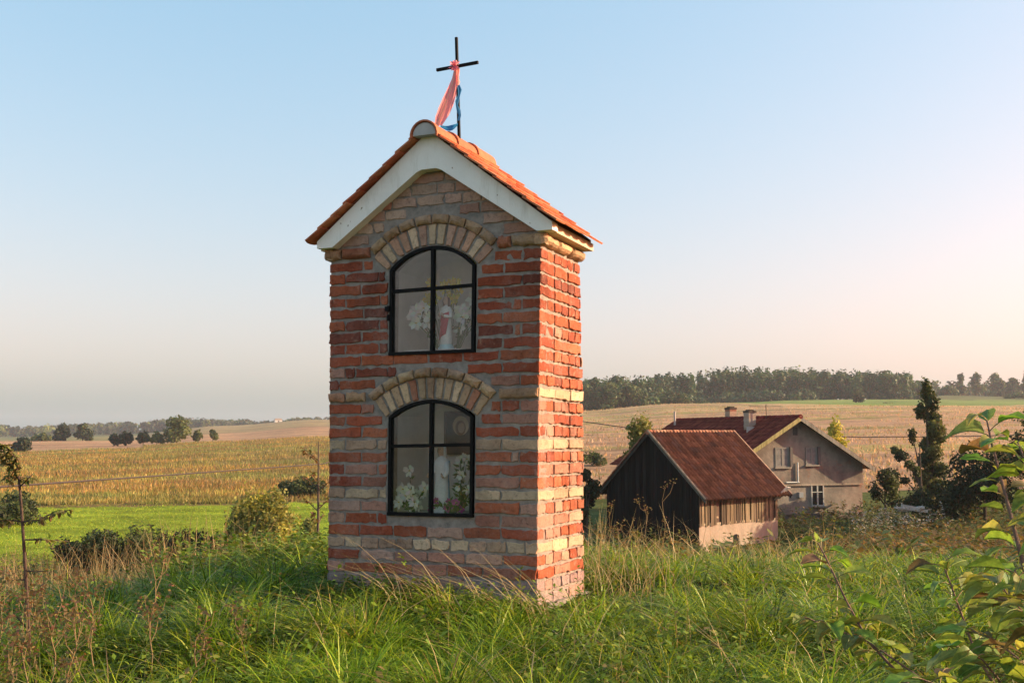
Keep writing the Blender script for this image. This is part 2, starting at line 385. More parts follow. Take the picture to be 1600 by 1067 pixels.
def build_ground():
    fine = np.arange(-40, 40.01, .28); coarse1 = np.arange(-180, -40, 5.0); coarse2 = np.arange(45, 180, 5.0)
    an = np.radians(np.concatenate([coarse1, fine, coarse2])); na = len(an)
    rr = np.concatenate([np.geomspace(.5, 60, 95), np.geomspace(62, 120, 50), np.geomspace(123, 520, 100), np.geomspace(540, 3300, 45)]); nr = len(rr)
    A, Rr = np.meshgrid(an, rr, indexing='ij')
    x = (Rr*np.sin(A)).ravel(); y = (Rr*np.cos(A)).ravel(); z = ground(x, y)
    V = np.vstack([np.stack([x, y, z], 1), [[0, 0, gz(0, .3)]]])
    i = np.arange(na)[:, None]; j = np.arange(nr-1)[None, :]; i2 = (i+1) % na
    F = np.stack([i*nr+j+0*i, i2*nr+j, i2*nr+j+1, i*nr+j+1], -1).reshape(-1, 4)[:, ::-1]
    c = len(V)-1
    fan = np.array([[c, ((k+1) % na)*nr, k*nr, k*nr] for k in range(na)])
    C = field_colour(V[:, 0], V[:, 1])
    me_o = arrays("ground", V, F, C, M['ground'], smooth=True)
    tag(me_o, kind='structure'); return me_o
build_ground()

# ------------------------------------------------------------------ the brick shrine
YAW, SW, SD = 0.419, 1.536, 0.764
shrine = empty("brick_shrine", (0.164-SW*math.cos(YAW), 6.901+SW*math.sin(YAW), 0), -YAW,
               "tall narrow brick wayside shrine with red tiled gable roof and two arched niche windows", "shrine")
SM = shrine.matrix_basis.copy(); SM = Matrix.Translation(shrine.location) @ Matrix.Rotation(-YAW, 4, 'Z')
def warp(p):
    """the hand-built walls are a little out of plumb"""
    x, y, z = p
    L = np.interp(z, (0, 1.29, 2.25, 3), (.011, .009, -.006, -.004)); N = np.interp(z, (0, .31, 1.29, 2.25, 3), (-.016, -.011, 0, .022, .012))
    Rr = np.interp(z, (0, 1.29, 2.25, 3), (.007, .009, -.011, -.006))
    s = min(max(x/SW, 0), 1); t = min(max(y/SD, 0), 1)
    dx = (1-s)*L + s*((1-t)*N+t*Rr)
    dz = .012*(s-.5)*(1-t)*(1 if z < 2.0 else .2)
    return (x+dx, y, z+dz)
def SMB(): m = MB(); m.warp = warp; return m

CX = .777; HW = .317
def arc(cz, Rr, a0, a1, n=20): return [(CX+Rr*math.sin(a0+(a1-a0)*i/n), cz+Rr*math.cos(a0+(a1-a0)*i/n)) for i in range(n+1)]
class Opening:
    def __init__(s, z0, spring, rise):
        s.z0, s.spring, s.rise = z0, spring, rise
        s.R = (HW*HW+rise*rise)/(2*rise); s.cz = spring+rise-s.R; s.a = math.asin(HW/s.R)
    def top(s, grow=0): return arc(s.cz, s.R+grow, -s.a, s.a)         # left to right
OP = [Opening(1.558, 2.135, .135), Opening(.515, 1.163, .102)]
RED = [(.39,.098,.043),(.35,.082,.038),(.41,.112,.050),(.32,.074,.038),(.43,.128,.060),(.37,.09,.043)]
PALE = [(.60,.36,.23),(.64,.42,.27),(.55,.31,.20),(.62,.44,.29)]
CREAM = [(.56,.40,.25),(.60,.44,.28),(.54,.36,.23),(.50,.32,.21)]
BAND = [(.50,.32,.17),(.46,.27,.15),(.42,.20,.11),(.54,.36,.20)]
PINK = [(.44,.21,.145),(.47,.24,.17),(.42,.18,.12),(.50,.29,.20)]
DARK = [(.26,.072,.042),(.22,.063,.04)]
GABLE = [(.50,.31,.23),(.46,.26,.19),(.54,.36,.26),(.44,.24,.175),(.50,.34,.25),(.42,.17,.11)]
def pick(pal, key=None):
    r = random.Random(str(key)) if key is not None else random
    c = r.choice(pal); k = r.uniform(.82, 1.15)
    return tuple(min(.8, v*k) for v in c)
def patch(mb, fmap, a0, a1, b0, b1, c, out=0.0, depth=.018, bulge=0.0, jit=.0034, na=6, nb=2):
    """one brick's exposed body: irregular outline, worn edges; fmap(a,b,out) gives the position"""
    ring = []
    for i in range(na): ring.append((a0+(a1-a0)*i/na, b0))
    for i in range(nb): ring.append((a1, b0+(b1-b0)*i/nb))
    for i in range(na): ring.append((a1-(a1-a0)*i/na, b1))
    for i in range(nb): ring.append((a0, b1-(b1-b0)*i/nb))
    n = len(ring); ca, cb = (a0+a1)/2, (b0+b1)/2
    rj = [(a+random.gauss(0, jit), b+random.gauss(0, jit)) for a, b in ring]
    if random.random() < .22:                                         # chipped corner
        k = random.choice([0, na, na+nb, 2*na+nb]); a, b = rj[k]; rj[k] = (a+(ca-a)*.06, b+(cb-b)*.28)
    def inset(d): return [(a+(ca-a)/max(abs(ca-a), 1e-6)*min(d, abs(ca-a)*.9) if abs(ca-a) > 1e-4 else a,
                           b+(cb-b)/max(abs(cb-b), 1e-6)*min(d, abs(cb-b)*.9) if abs(cb-b) > 1e-4 else b) for a, b in rj]
    def insetc(d):
        o = []
        for (a, b), (ra, rb) in zip(rj, ring):
            da = d if abs(ra-a0) < 1e-6 else (-d if abs(ra-a1) < 1e-6 else 0)
            db = d if abs(rb-b0) < 1e-6 else (-d if abs(rb-b1) < 1e-6 else 0)
            o.append((a+da, b+db))
        return o
    layers = [(rj, out-depth)]
    if bulge: layers += [(rj, out-.002+bulge*.15), (insetc(.009), out+bulge*.62), (insetc(.022), out+bulge)]
    else: layers += [(rj, out-.0032), (insetc(.0026), out)]
    vs = []; fs = []
    for lay, o in layers: vs += [fmap(a, b, o+(random.gauss(0, .0008))) for a, b in lay]
    for L in range(len(layers)-1):
        for i in range(n): fs.append((L*n+i, L*n+(i+1) % n, (L+1)*n+(i+1) % n, (L+1)*n+i))
    fs.append(tuple((len(layers)-1)*n+i for i in range(n)))
    mb.add(vs, fs, c)
F_front = lambda a, b, o: (a, -o, b)
F_right = lambda a, b, o: (SW+o, a, b)
F_left = lambda a, b, o: (-o, SD-a, b)
F_back = lambda a, b, o: (SW-a, SD+o, b)

def hood_half(op, extra, z):
    """half width of the arch zone (grown by extra) at height z"""
    Rr = op.R+extra; dz = z-op.cz
    return math.sqrt(max(Rr*Rr-dz*dz, 0)) if abs(dz) < Rr else 0
def build_walls():
    core = SMB()
    e = .007; W1 = SW-e; zb = -.35; zt = 2.29
    top = OP[0].top(); bot = OP[1].top()
    xl, xr = CX-HW, CX+HW
    core.prism([(e, zb), (xl, zb), (xl, zt), (e, zt)], e, .13)
    core.prism([(xr, zb), (W1, zb), (W1, zt), (xr, zt)], e, .13)
    core.prism([(xl, zb), (xr, zb), (xr, OP[1].z0), (xl, OP[1].z0)], e, .13)
    for op, z1 in ((OP[1], OP[0].z0), (OP[0], zt)):
        p = op.top()
        for i in range(len(p)-1):
            core.prism([p[i], p[i+1], (p[i+1][0], z1), (p[i][0], z1)], e, .13)
    gab = [(e-.005, zt), (W1+.005, zt), (.79, 2.955)]
    core.prism(gab, e, .13); core.prism(gab, SD-.13, SD-e)
    core.box(e, .13, .13, SD-e, zb, zt); core.box(SW-.13, W1, .13, SD-e, zb, zt); core.box(.13, SW-.13, SD-.13, SD-e, zb, zt)
    core.box(-.03, SW+.03, -.035, SD+.03, -.4, -.012)
    core.build("mortar_core", M['mortar'], shrine)
    b = SMB(); P = .0797; z_of = lambda i: 2.17-P*i; hh = .0303
    full, half, g = .247, .119, .013
    for i in range(29):
        zc = z_of(i); z0, z1 = zc-hh-random.uniform(-.002,.002), zc+hh
        pale = i in (15, 19, 23)
        band = i == 11
        pal = BAND if band else CREAM if pale else (RED+DARK if i < 12 else (RED+[PINK[0], PINK[2]]))
        if i > 19 and not pale: pal = RED+PINK+GABLE[:2]
        if i >= 26: pal = [(.36,.27,.25),(.33,.22,.2),(.42,.25,.2)]
        def cc(key=None): return pick(PALE+CREAM if False else pal, key)
        kR, kL = (i, 'R'), (i, 'L')
        out = .014 if band else random.uniform(-.003, .003)
        # front, piers left and right, middle
        def run(x0, x1, start_half, fmap, key0=None, key1=None, o=out, header=False):
            xs = x0; k = 0; sizes = []
            while xs < x1-.03:
                L = (half if (start_half and k == 0) or header else full)*random.uniform(.96, 1.04)
                if random.random() < .07 and not header: L = half*.55
                if x1-(xs+L) < .05: L = x1-xs
                c = cc(key0 if k == 0 and key0 else None)
                if xs+L > x1-.004 and key1: c = cc(key1)
                if random.random() < (.04 if i < 12 else .12) and not (pale or band) and i < 26: c = pick(PINK)
                patch(b, fmap, xs, xs+L, z0+random.uniform(-.002,.003), z1+random.uniform(-.003,.002), c, o+random.uniform(-.005, .004), bulge=.008 if band and fmap is F_front else 0)
                xs += L+g; k += 1
        lim_l, lim_r = xl-.012, xr+.012; mid = None
        for op in OP:
            if op.z0-.02 < zc < op.spring-.02: mid = 'open'
        zone = None
        for op in OP:
            a1 = op.a+.05; ah = op.a+(.0 if op is OP[0] else .065)
            zlo = op.cz+op.R*math.cos(a1); zend = op.cz+(op.R+.147)*math.cos(ah)
            if zlo-.03 <= zc < op.cz+op.R+.21:
                if zc+.02 < zend: zone = max((zc+.03-op.cz)*math.tan(a1), HW)+.004
                else: zone = max(min(hood_half(op, .207, zc-.022), (op.R+.207)*math.sin(ah)), min(hood_half(op, .207, zc+.022), 9))+.004
        odd = i % 2
        if mid == 'open' and zone is None:
            run(0, lim_l, odd, F_front, kL); rr = lim_r
            # right pier mirrored so the corner brick alternates
            L1 = full if odd else half
            patch(b, F_front, SW-L1, SW, z0, z1, cc(kR), out); run(rr, SW-L1-g, False, F_front)
        elif zone is not None:
            run(0, max(.1, CX-zone-.014), odd, F_front, kL)
            L1 = full if odd else half
            if SW-L1 > CX+zone+.05:
                patch(b, F_front, SW-L1, SW, z0, z1, cc(kR), out, bulge=.008 if band else 0); run(CX+zone+.014, SW-L1-g, False, F_front)
            else: patch(b, F_front, CX+zone+.014, SW, z0, z1, cc(kR), out, bulge=.008 if band else 0)
        else:
            run(0, SW, odd, F_front, kL, kR, header=(i == 23))
        # right side, back, left
        for fm, k0, k1 in ((F_right, kR, (i, 'B')), (F_left, (i, 'C'), kL)):
            L = SD; hd = odd == 0
            if band and fm is F_right: pal = CREAM; k0 = None
            run(0, L, False, fm, k0, k1, header=hd, o=out if not band else .006)
        run(0, SW, odd, F_back, (i, 'B'), (i, 'C'))
    # gable bricks, front and back
    for i in range(8):
        zc = 2.345+.0755*i
        wl = .79-(3.0-zc-.03)/.86; wr = .79+(3.0-zc-.03)/.86
        for fm in (F_front, F_back):
            h = hood_half(OP[0], .222, zc-.03) if fm is F_front else 0
            off = (lambda a: a)
            spans = [(wl, wr)] if h < .05 else [(wl, CX-h-.012), (CX+h+.012, wr)]
            for a, c_ in spans:
                xs = a-random.uniform(0, .1)
                while xs < c_-.02:
                    L = random.choice([full, half, full, .18])*random.uniform(.95, 1.05)
                    s0, s1 = max(xs, a), min(xs+L, c_)
                    if s1-s0 > .03: patch(b, fm, s0, s1, zc-.0315, zc+.029, pick(GABLE), random.uniform(-.002, .003))
                    xs += L+g
    # foot step
    for fm, L in ((F_front, SW), (F_right, SD)):
        xs = -.02
        while xs < L:
            l = random.choice([full, half]); patch(b, fm, xs, min(xs+l, L+.03), -.105, -.035, pick([(.42,.34,.30),(.38,.28,.25)]), .03, .04); xs += l+g
    b.build("brickwork", M['brick'], shrine)
    # arches: soldiers and rounded hood
    for op, nv, pal in ((OP[0], 13, PALE+CREAM[:1]+[PINK[3]]), (OP[1], 13, [(.56,.37,.22),(.52,.33,.20),(.60,.42,.26),(.46,.19,.11),(.58,.40,.24)])):
        av = SMB(); a1 = op.a+.05; rm = op.R+.075
        fm = lambda a, q, o, op=op: (CX+q*math.sin(a), -o, op.cz+q*math.cos(a))
        fp = lambda a, q, o, op=op: (CX+q*math.sin(a/op.R), -o, op.cz+q*math.cos(a/op.R))
        for k in range(nv):
            w0 = (-a1+2*a1*k/nv)*op.R; w1 = (-a1+2*a1*(k+1)/nv)*op.R
            gg = .010
            fq = lambda a, q, o, w0=w0, w1=w1, op=op: fp((w0+w1)/2+(a-(w0+w1)/2)*(1-.10*(1-(q-op.R)/.15))*1.0, q, o)
            patch(av, fq, w0+gg*.7, w1-gg*.7, op.R+.008, op.R+.140, pick(pal), .005+random.uniform(-.002, .002), .025, na=2, nb=4, jit=.0016)
        ring_pal = [(.48,.30,.17),(.52,.35,.20),(.44,.25,.14),(.50,.33,.21)]
        ah = op.a+(.0 if op is OP[0] else .065); nh = 8
        for k in range(nh):
            w0 = (-ah+2*ah*k/nh)*op.R; w1 = (-ah+2*ah*(k+1)/nh)*op.R
            patch(av, fp, w0+.004, w1-.004, op.R+.147, op.R+.205, pick(ring_pal), .010, .03, bulge=.020, na=6, nb=2, jit=.002)
        av.build("window_arch", M['brick'], shrine)
    # cornice of rounded bricks
    cp = [(.44,.25,.14),(.40,.20,.12),(.50,.32,.19),(.46,.17,.09)]
    zc0, zc1 = 2.222, 2.292
    hl = CX-(OP[0].R+.2)*math.sin(OP[0].a)-.004; hr = CX+(OP[0].R+.2)*math.sin(OP[0].a)+.004
    for spans in (((-.035, .09), (.10, hl)), ((hr, 1.33), (1.34, SW+.035))):
        cn = SMB()
        for x0, x1 in spans: patch(cn, F_front, x0, x1, zc0, zc1, pick(cp), .004, .04, bulge=.024)
        cn.build("cornice", M['brick'], shrine)
    for fm, pl_ in ((F_right, [(.55,.34,.19),(.58,.38,.22)]), (F_left, cp)):
        cn = SMB()
        for k in range(3): patch(cn, fm, -.03+k*.275, -.03+(k+1)*.275-.012, zc0, zc1, pick(pl_), .006, .04, bulge=.04)
        cn.build("cornice", M['brick'], shrine)
build_walls()

def build_niche_and_windows():
    for q, op in enumerate(OP):
        n = SMB(); xl, xr = CX-HW-.004, CX+HW+.004; y0, y1 = .128, .56
        zt = op.spring+op.rise+.004; z0 = op.z0-.004
        p = [(xl, z0), (xr, z0), (xr, op.spring)] + [(x, z+.004) for x, z in reversed(op.top()[1:-1])] + [(xl, op.spring)]
        nn = len(p); vs = [(x, y0, z) for x, z in p]+[(x, y1, z) for x, z in p]
        fs = [tuple(range(nn, 2*nn))]+[(i, (i+1) % nn, (i+1) % nn+nn, i+nn) for i in range(nn)]
        n.add(vs, fs); n.build("niche", M['niche'], shrine)
        w = empty("niche_window"); w.parent = shrine
        f = SMB(); bw = .021; a = HW-.006
        arcp = [(CX+(x-CX)*(a-bw/2)/HW, z-bw/2-.004) for x, z in op.top()]
        path = [(CX-a+bw/2, op.z0+.006)]+arcp+[(CX+a-bw/2, op.z0+.006)]
        f.bar(path, bw, -.008, .030)
        f.bar([(CX-a-.004, op.z0+.012), (CX+a+.004, op.z0+.012)], bw, -.0105, .028)
        f.bar([(CX+.004, op.z0+.02), (CX+.004, op.spring+op.rise-.02)], .022, -.006, .026)
        zt_ = op.z0+(op.spring+op.rise-op.z0)*.605
        f.bar([(CX-a+.01, zt_-.004), (CX+a-.01, zt_+.004)], .022, -.0035, .024)
        if q == 0:
            for zz in (1.85, 1.79): f.tube([(CX-a-.006, -.012, zz), (CX-a-.006, -.012, zz+.04)], .009, k=8)
            f.box(CX-a-.028, CX-a+.004, -.02, -.008, 1.855, 1.885)
        f.build("frame", M['iron'], w)
        g = SMB(); pp = [(x, z) for x, z in [(CX-a+.01, op.z0+.012), (CX+a-.01, op.z0+.012), (CX+a-.01, op.spring-.01)]]
        pp += [(CX+(x-CX)*.95, z-.012) for x, z in reversed(op.top()[1:-1])]+[(CX-a+.01, op.spring-.01)]
        g.prism(pp, .012, .015); g.build("pane", M['glass'], w)
build_niche_and_windows()

def build_shrine_roof():
    xa, za = .79, 3.035
    t = SMB()
    outer = [(-.055, 2.297), (-.055, 2.335), (.79, 3.005), (1.635, 2.335), (1.635, 2.297), (1.545, 2.297), (.885, 2.748), (.845, 2.762), (.735, 2.762), (.695, 2.748), (.06, 2.297)]
    # one piece per side of the gable, butted at the apex
    lp = [(-.055, 2.297), (.065, 2.297), (.70, 2.748), (.735, 2.762), (.79, 2.763), (.79, 3.014), (-.055, 2.345)]
    rp = [(.79, 2.763), (.845, 2.762), (.88, 2.748), (1.535, 2.297), (1.64, 2.297), (1.64, 2.345), (.79, 3.014)]
    for p_ in (lp, rp):
        t = SMB(); t.prism(p_, -.075, .02); t.build("gable_trim", M['white'], shrine)
    lw = mat_plain("lime_wash", (.62,.52,.38), .9)
    for x0, x1 in ((SW-.02, SW+.095), (-.085, .02)):
        fa = SMB(); fa.box(x0, x1, .02, SD+.02, 2.295, 2.345); fa.build("eave_board", lw, shrine)
    dk = SMB()
    for s in (-1, 1):
        n = Vector((s*.65, 0, .76)); p0 = (xa, 2.99); p1 = (xa+s*.82, 2.99-.82*.775)
        poly = [p0, p1, (p1[0], p1[1]+.02), (p0[0], p0[1]+.022)]
        if s > 0: poly = poly[::-1]
        dk.prism(poly[::-1], -.06, SD+.03)
    dk.build("roof_deck", M['deck'], shrine, fix=True)
    tl = SMB(); cols = [(.52,.145,.06),(.56,.175,.075),(.48,.125,.055),(.60,.21,.09)]
    ncourse, ncol = 9, 6; y0, y1 = -.135, SD+.045; wy = (y1-y0)/ncol
    L = math.hypot(.885, .885*.775)
    for s in (-1, 1):
        ux, uz = .885/L, -.885*.775/L; nx, nz = .775*.885/L, .885/L
        for c in range(ncourse):
            d0 = L*c/ncourse-.03; d1 = L*(c+1)/ncourse+.012
            for k in range(ncol+1):
                sh = (c % 2)*.5*wy
                ya, yb = y0+k*wy-sh, y0+(k+1)*wy-sh-.004
                ya, yb = max(ya, y0), min(yb, y1)
                if yb-ya < .02: continue
                lift0 = .014+random.uniform(0, .002); lift1 = .027+random.uniform(-.002, .004); th = .011
                ym = (ya+yb)/2; bow = .016
                out = [(d0, ya), (d0, yb), (d1-bow, yb), (d1-.004, yb-(yb-ya)*.22), (d1, ym), (d1-.004, ya+(yb-ya)*.22), (d1-bow, ya)]
                def pos(d, y, h):
                    f = (d-d0)/(d1-d0); lift = lift0+(lift1-lift0)*f+h
                    return (xa+s*(ux*d+nx*lift), y, za-.03+uz*d+nz*lift)
                n = len(out); vs = [pos(d, y, th) for d, y in out]+[pos(d, y, 0) for d, y in out]
                tl.add(vs, [tuple(range(n)), tuple(range(2*n-1, n-1, -1))]+[(i, i+n, (i+1) % n+n, (i+1) % n) for i in range(n)], pick(cols))
    tl.build("roof_tiles", M['tile'], shrine, fix=True)
    # ridge tiles
    for k in range(3):
        r = SMB(); ya, yb = -.150+k*.32, -.150+(k+1)*.32+(.03 if k < 2 else .0); n = 12
        vs = []; fs = []
        for y, rad in ((ya, .100), (ya+.035, .100), (ya+.04, .094), (yb, .088)):
            for th in (0, .012):
                for i in range(n+1):
                    w = math.pi*(-.06+1.12*i/n); vs.append((xa+(rad-th)*math.cos(w), y, 2.972+(rad-th)*math.sin(w)+k*.003))
        row = 2*(n+1)
        for a in range(3):
            for i in range(n):
                fs.append((a*row+i, a*row+i+1, (a+1)*row+i+1, (a+1)*row+i))
                o = n+1; fs.append((a*row+o+i+1, a*row+o+i, (a+1)*row+o+i, (a+1)*row+o+i+1))
        for i in range(n):
            fs.append((i+1, i, n+1+i, n+2+i)); e = 3*row; fs.append((e+i, e+i+1, e+n+2+i, e+n+1+i))
        r.add(vs, fs, pick([(.58,.18,.08),(.54,.16,.07)])); r.build("ridge_tile", M['tile'], shrine, smooth=False, fix=True)
    pl = SMB(); pl.prism([(xa+.082*math.cos(math.pi*i/14), 2.972+.082*math.sin(math.pi*i/14)) for i in range(15)], -.1395, -.07)
    pl.build("ridge_plug", mat_plain("ridge_mortar", (.48,.46,.43), .9), shrine)
    # cross
    cr = empty("roof_cross", (.853, .25, 3.035), 0); cr.parent = shrine
    cr.rotation_euler = (0, R(-2.0), 0)
    u = MB(); u.box(-.0085, .0085, -.0085, .0085, 0, .71); u.build("upright", M['iron'], cr)
    a = MB(); a.box(-.158, .158, -.0075, .0105, .498, .517); a.build("crossbar", M['iron'], cr)
    return cr
cross = build_shrine_roof()

def strip_cloth(mb, pts, w, c, side=Vector((1, 0, 0)), th=.002):
    """folded ribbon along pts; w list of widths"""
    n = len(pts); vs = []; fs = []
    cols_ = 5
    for i, p in enumerate(pts):
        p = Vector(p)
        for j in range(cols_):
            f = j/(cols_-1)-.5
            vs.append(p+side*(f*w[i])+Vector((0, math.sin(j*2.3+i*.6)*w[i]*.16, 0)))
    for i in range(n-1):
        for j in range(cols_-1): fs.append((i*cols_+j, i*cols_+j+1, (i+1)*cols_+j+1, (i+1)*cols_+j))
    mb.add(vs, fs, c)
def SP(x, y, z): return SM @ Vector((x, y, z))
def build_ribbons():
    ex = (SM.to_3x3() @ Vector((1, 0, 0)))
    m = MB()
    pts = [SP(.835-.005*i/6-.115*(i/6)**1.5, .235-.03*(i/6), 3.52-.39*i/6) for i in range(7)]
    strip_cloth(m, pts, [.03, .04, .075, .105, .115, .105, .06], (.74, .30, .42), ex)
    pts2 = [SP(.832-.004*i/6-.125*(i/6)**1.3, .228-.03*(i/6), 3.50-.37*i/6) for i in range(7)]
    strip_cloth(m, pts2, [.015, .018, .02, .022, .022, .02, .02], (.84, .66, .66), ex)
    for k in range(9):
        w = k*.7; c = SP(.836+.045*math.cos(w)*(.6+.4*(k % 2)), .205, 3.533+.036*math.sin(w)); p0 = SP(.837, .215, 3.533)
        strip_cloth(m, [p0, (p0+c)/2+Vector((0, -.012, 0)), c], [.014, .034, .026], (.80, .34, .54), ex)
    strip_cloth(m, [SP(.85+.004*math.sin(i*2), .228, 3.52-.025*i) for i in range(6)], [.03, .024, .03, .022, .028, .02], (.82, .36, .45), ex)
    o = m.build("ribbon", M['cloth'], smooth=True); tag(o, "faded red and pink ribbon tied in a bow on the roof cross", "ribbon")
    b = MB()
    strip_cloth(b, [SP(.857+.012*math.sin(i*1.3), .226, 3.40-.035*i) for i in range(8)], [.02, .03, .018, .03, .016, .03, .018, .02], (.035, .16, .50), ex)
    strip_cloth(b, [SP(.855-.013*i, .222, 3.128-.02*math.sin(i*.33)) for i in range(11)], [.016, .022, .03, .034, .036, .036, .034, .03, .024, .018, .014], (.03, .20, .62), Vector((0, 0, 1)))
    strip_cloth(b, [SP(.73-.012*i, .22, 3.11-.012*i) for i in range(4)], [.03, .04, .035, .03], (.05, .10, .40), Vector((0, .3, 1)))
    o = b.build("ribbon", M['cloth'], smooth=True); tag(o, "narrow blue ribbon wound round the cross post above the roof ridge", "ribbon")
build_ribbons()

# ------------------------------------------------------------------ things standing in the niches
def flower_cluster(name, label, cat, base, spots, stem_c, petal, size, leafn=14, group=None):
    root = empty(name, base, -YAW, label, cat, group)
    s = MB(); lf = MB(); p = MB()
    for (x, y, z) in spots:
        s.tube([(x*.15, y*.15, 0), (x*.55, y*.6, z*.6), (x, y, z)], .0022, stem_c, 5)
        for k in range(7):
            w = k*.9+random.random(); d = Vector((math.cos(w), -.5+.4*random.random(), math.sin(w))).normalized()
            q = Vector((x, y, z)); e = d.cross(Vector((.3, 1, .2))).normalized()*size*.34
            p.add([q, q+d*size*.55+e, q+d*size, q+d*size*.55-e], [(0, 1, 2, 3)], tuple(min(.85, v*random.uniform(.8, 1.1)) for v in petal))
        p.lathe([(.001, z-.004), (size*.22, z), (.001, z+.004)], x, y-.004, (.7, .55, .1), 6)
    for k in range(leafn):
        x, y, z = random.choice(spots); f = random.uniform(.3, 1)
        q = Vector((x*f, y*f, z*f)); w = random.uniform(0, 6.28); d = Vector((math.cos(w), -.3, math.sin(w)*.6+.2)).normalized(); e = Vector((-d.z, .2, d.x))*.012
        lf.add([q, q+d*.025+e, q+d*.055, q+d*.025-e], [(0, 1, 2, 3)], (.06*random.uniform(.7, 1.4), .12, .035))
    s.build("stems", M['paint'], root); lf.build("leaves", M['leaf'], root); p.build("petals", M['leaf'], root)
    return root
def statuette(loc, label, H_, robe, mantle, base_c, arms_out, veil):
    root = empty("statuette", loc, -YAW-.35, label, "statuette")
    h = H_; b = MB()
    sk = (.62, .40, .30)
    # body: one continuous lathe from hem over shoulders and neck to crown, pushed into a face
    prof = [(.12,.09),(.128,.12),(.12,.25),(.112,.40),(.105,.52),(.112,.62),(.125,.70),(.118,.76),(.085,.80),(.042,.825),(.038,.845),(.052,.865),(.064,.90),(.068,.93),(.06,.965),(.038,.99),(.008,1.0)]
    def tw(w, z): return .07*math.sin(w*9) if z < h*.6 else 0
    b.lathe([(r*h, z*h, 0, -.006*h if z > .85 else 0) for r, z in prof], 0, 0, robe, 22, 1.0, .78, tw)
    n = len(b.v)
    b.c = [(sk if (z > .83*h) else robe) for (x, y, z) in b.v]
    body = b
    # arms folded or raised, joined to the shoulders
    for s in (-1, 1):
        pts = [(s*.105*h, .0, .73*h), (s*.15*h, -.03*h, .60*h), (s*(.06 if not arms_out else .17)*h, -.12*h, (.62 if not arms_out else .52)*h)]
        body.tube(pts, [.045*h, .042*h, .03*h], robe, 8)
        e = Vector(pts[-1]); hand = [e, e+Vector((-s*.02*h, -.02*h, .03*h)), e+Vector((-s*.03*h, -.025*h, .065*h))]
        body.tube(hand, [.022*h, .020*h, .008*h], sk, 6)
    body.lathe([(.004*h, .912*h), (.012*h, .915*h), (.003*h, .935*h)], 0, -.062*h, sk, 6)
    for s in (-1, 1): body.lathe([(.001, .93*h), (.007*h, .934*h), (.001, .938*h)], s*.022*h, -.055*h, (.05, .03, .02), 6)
    body.build("body", M['paint'], root, smooth=True)
    mt = MB(); vs = []; fs = []; k = 20; rows = 9
    for i in range(rows):
        z = (.16+.60*i/(rows-1))*h
        for j in range(k):
            w = math.pi*(.02+1.0*j/(k-1)) if veil else math.pi*(-.5+(j/(k-1)-.5)*(.55+.35*i/(rows-1)))-.25*(1-i/(rows-1))
            z_ = z if veil else (.24+.42*i/(rows-1)+.10*(j/(k-1)-.5))*h; z = z_
            r = np.interp(z/h, [q[1] for q in prof], [q[0] for q in prof])*h*1.12+.006*math.sin(j*2.2)*(1-i/rows)
            vs.append((r*math.cos(w), r*.8*math.sin(w), z))
    for i in range(rows-1):
        for j in range(k-1): fs.append((i*k+j, i*k+j+1, (i+1)*k+j+1, (i+1)*k+j))
    mt.add(vs, fs, mantle); mt.build("mantle", M['paint'], root, smooth=True)
    hr = MB(); vs = []; fs = []
    hc = (.85, .85, .82) if veil else (.12, .06, .03)
    for i in range(8):
        z = (.76+.245*i/7)*h
        r = np.interp(z/h, [.76, .84, .92, .97, 1.01], [.085, .075, .078, .068, .01])*h
        for j in range(14):
            w = math.pi*(-.14+1.28*j/13); vs.append((r*math.cos(w), r*.9*math.sin(w)-.004*h, z))
    for i in range(7):
        for j in range(13): fs.append((i*14+j, i*14+j+1, (i+1)*14+j+1, (i+1)*14+j))
    hr.add(vs, fs, hc); hr.build("veil" if veil else "hair", M['paint'], root, smooth=True)
    pd = MB(); pd.lathe([(.17*h, 0), (.17*h, .05*h), (.14*h, .06*h), (.14*h, .10*h), (.10*h, .105*h)], 0, 0, base_c, 20, 1, .8); pd.build("pedestal", M['paint'], root)
    return root
z1, z2 = OP[0].z0-.002, OP[1].z0-.002
statuette(SP(.835, .11, z1+.035), "small religious statuette in red mantle and white robe in the upper niche", .355, (.84,.82,.78), (.52,.05,.075), (.50,.74,.78), False, False)
m_ = MB(); m_.box(-.22, .22, -.13, .13, 0, .034, (.55,.52,.5)); o_ = m_.build("display_board", M['paint']); o_.location = SP(.80, .16, z1+.001); o_.rotation_euler = (0, 0, -YAW)
tag(o_, "low pale board under the statuette in the upper niche", "board")
statuette(SP(.80, .125, z2+.02), "small religious statuette in pale blue mantle and white robe in the lower niche", .44, (.84,.86,.86), (.28,.48,.70), (.65,.72,.72), True, True)
m_ = MB(); m_.box(-.26, .26, -.13, .15, 0, .019, (.40,.36,.34)); o_ = m_.build("display_board", M['paint']); o_.location = SP(.78, .19, z2+.001); o_.rotation_euler = (0, 0, -YAW)
tag(o_, "low grey board under the statuette in the lower niche", "board")
rs = random.uniform
flower_cluster("flower_bouquet", "spray of white artificial flowers left of the red robed statuette", "bouquet", SP(.775, .17, z1+.034), [(rs(-.22,-.05), rs(-.05,.03), rs(.18,.30)) for _ in range(11)], (.1,.18,.06), (.88,.88,.87), .056)
flower_cluster("flower_bouquet", "spray of white artificial flowers right of the red robed statuette", "bouquet", SP(.875, .17, z1+.034), [(rs(.02,.16), rs(-.03,.04), rs(.14,.37)) for _ in range(16)], (.1,.18,.06), (.88,.88,.86), .056)
flower_cluster("flower_bouquet", "yellow artificial flowers behind the head of the red robed statuette", "bouquet", SP(.775, .23, z1+.002), [(rs(-.17,.08), rs(-.03,.04), rs(.36,.50)) for _ in range(13)], (.1,.18,.06), (.78,.62,.05), .044)
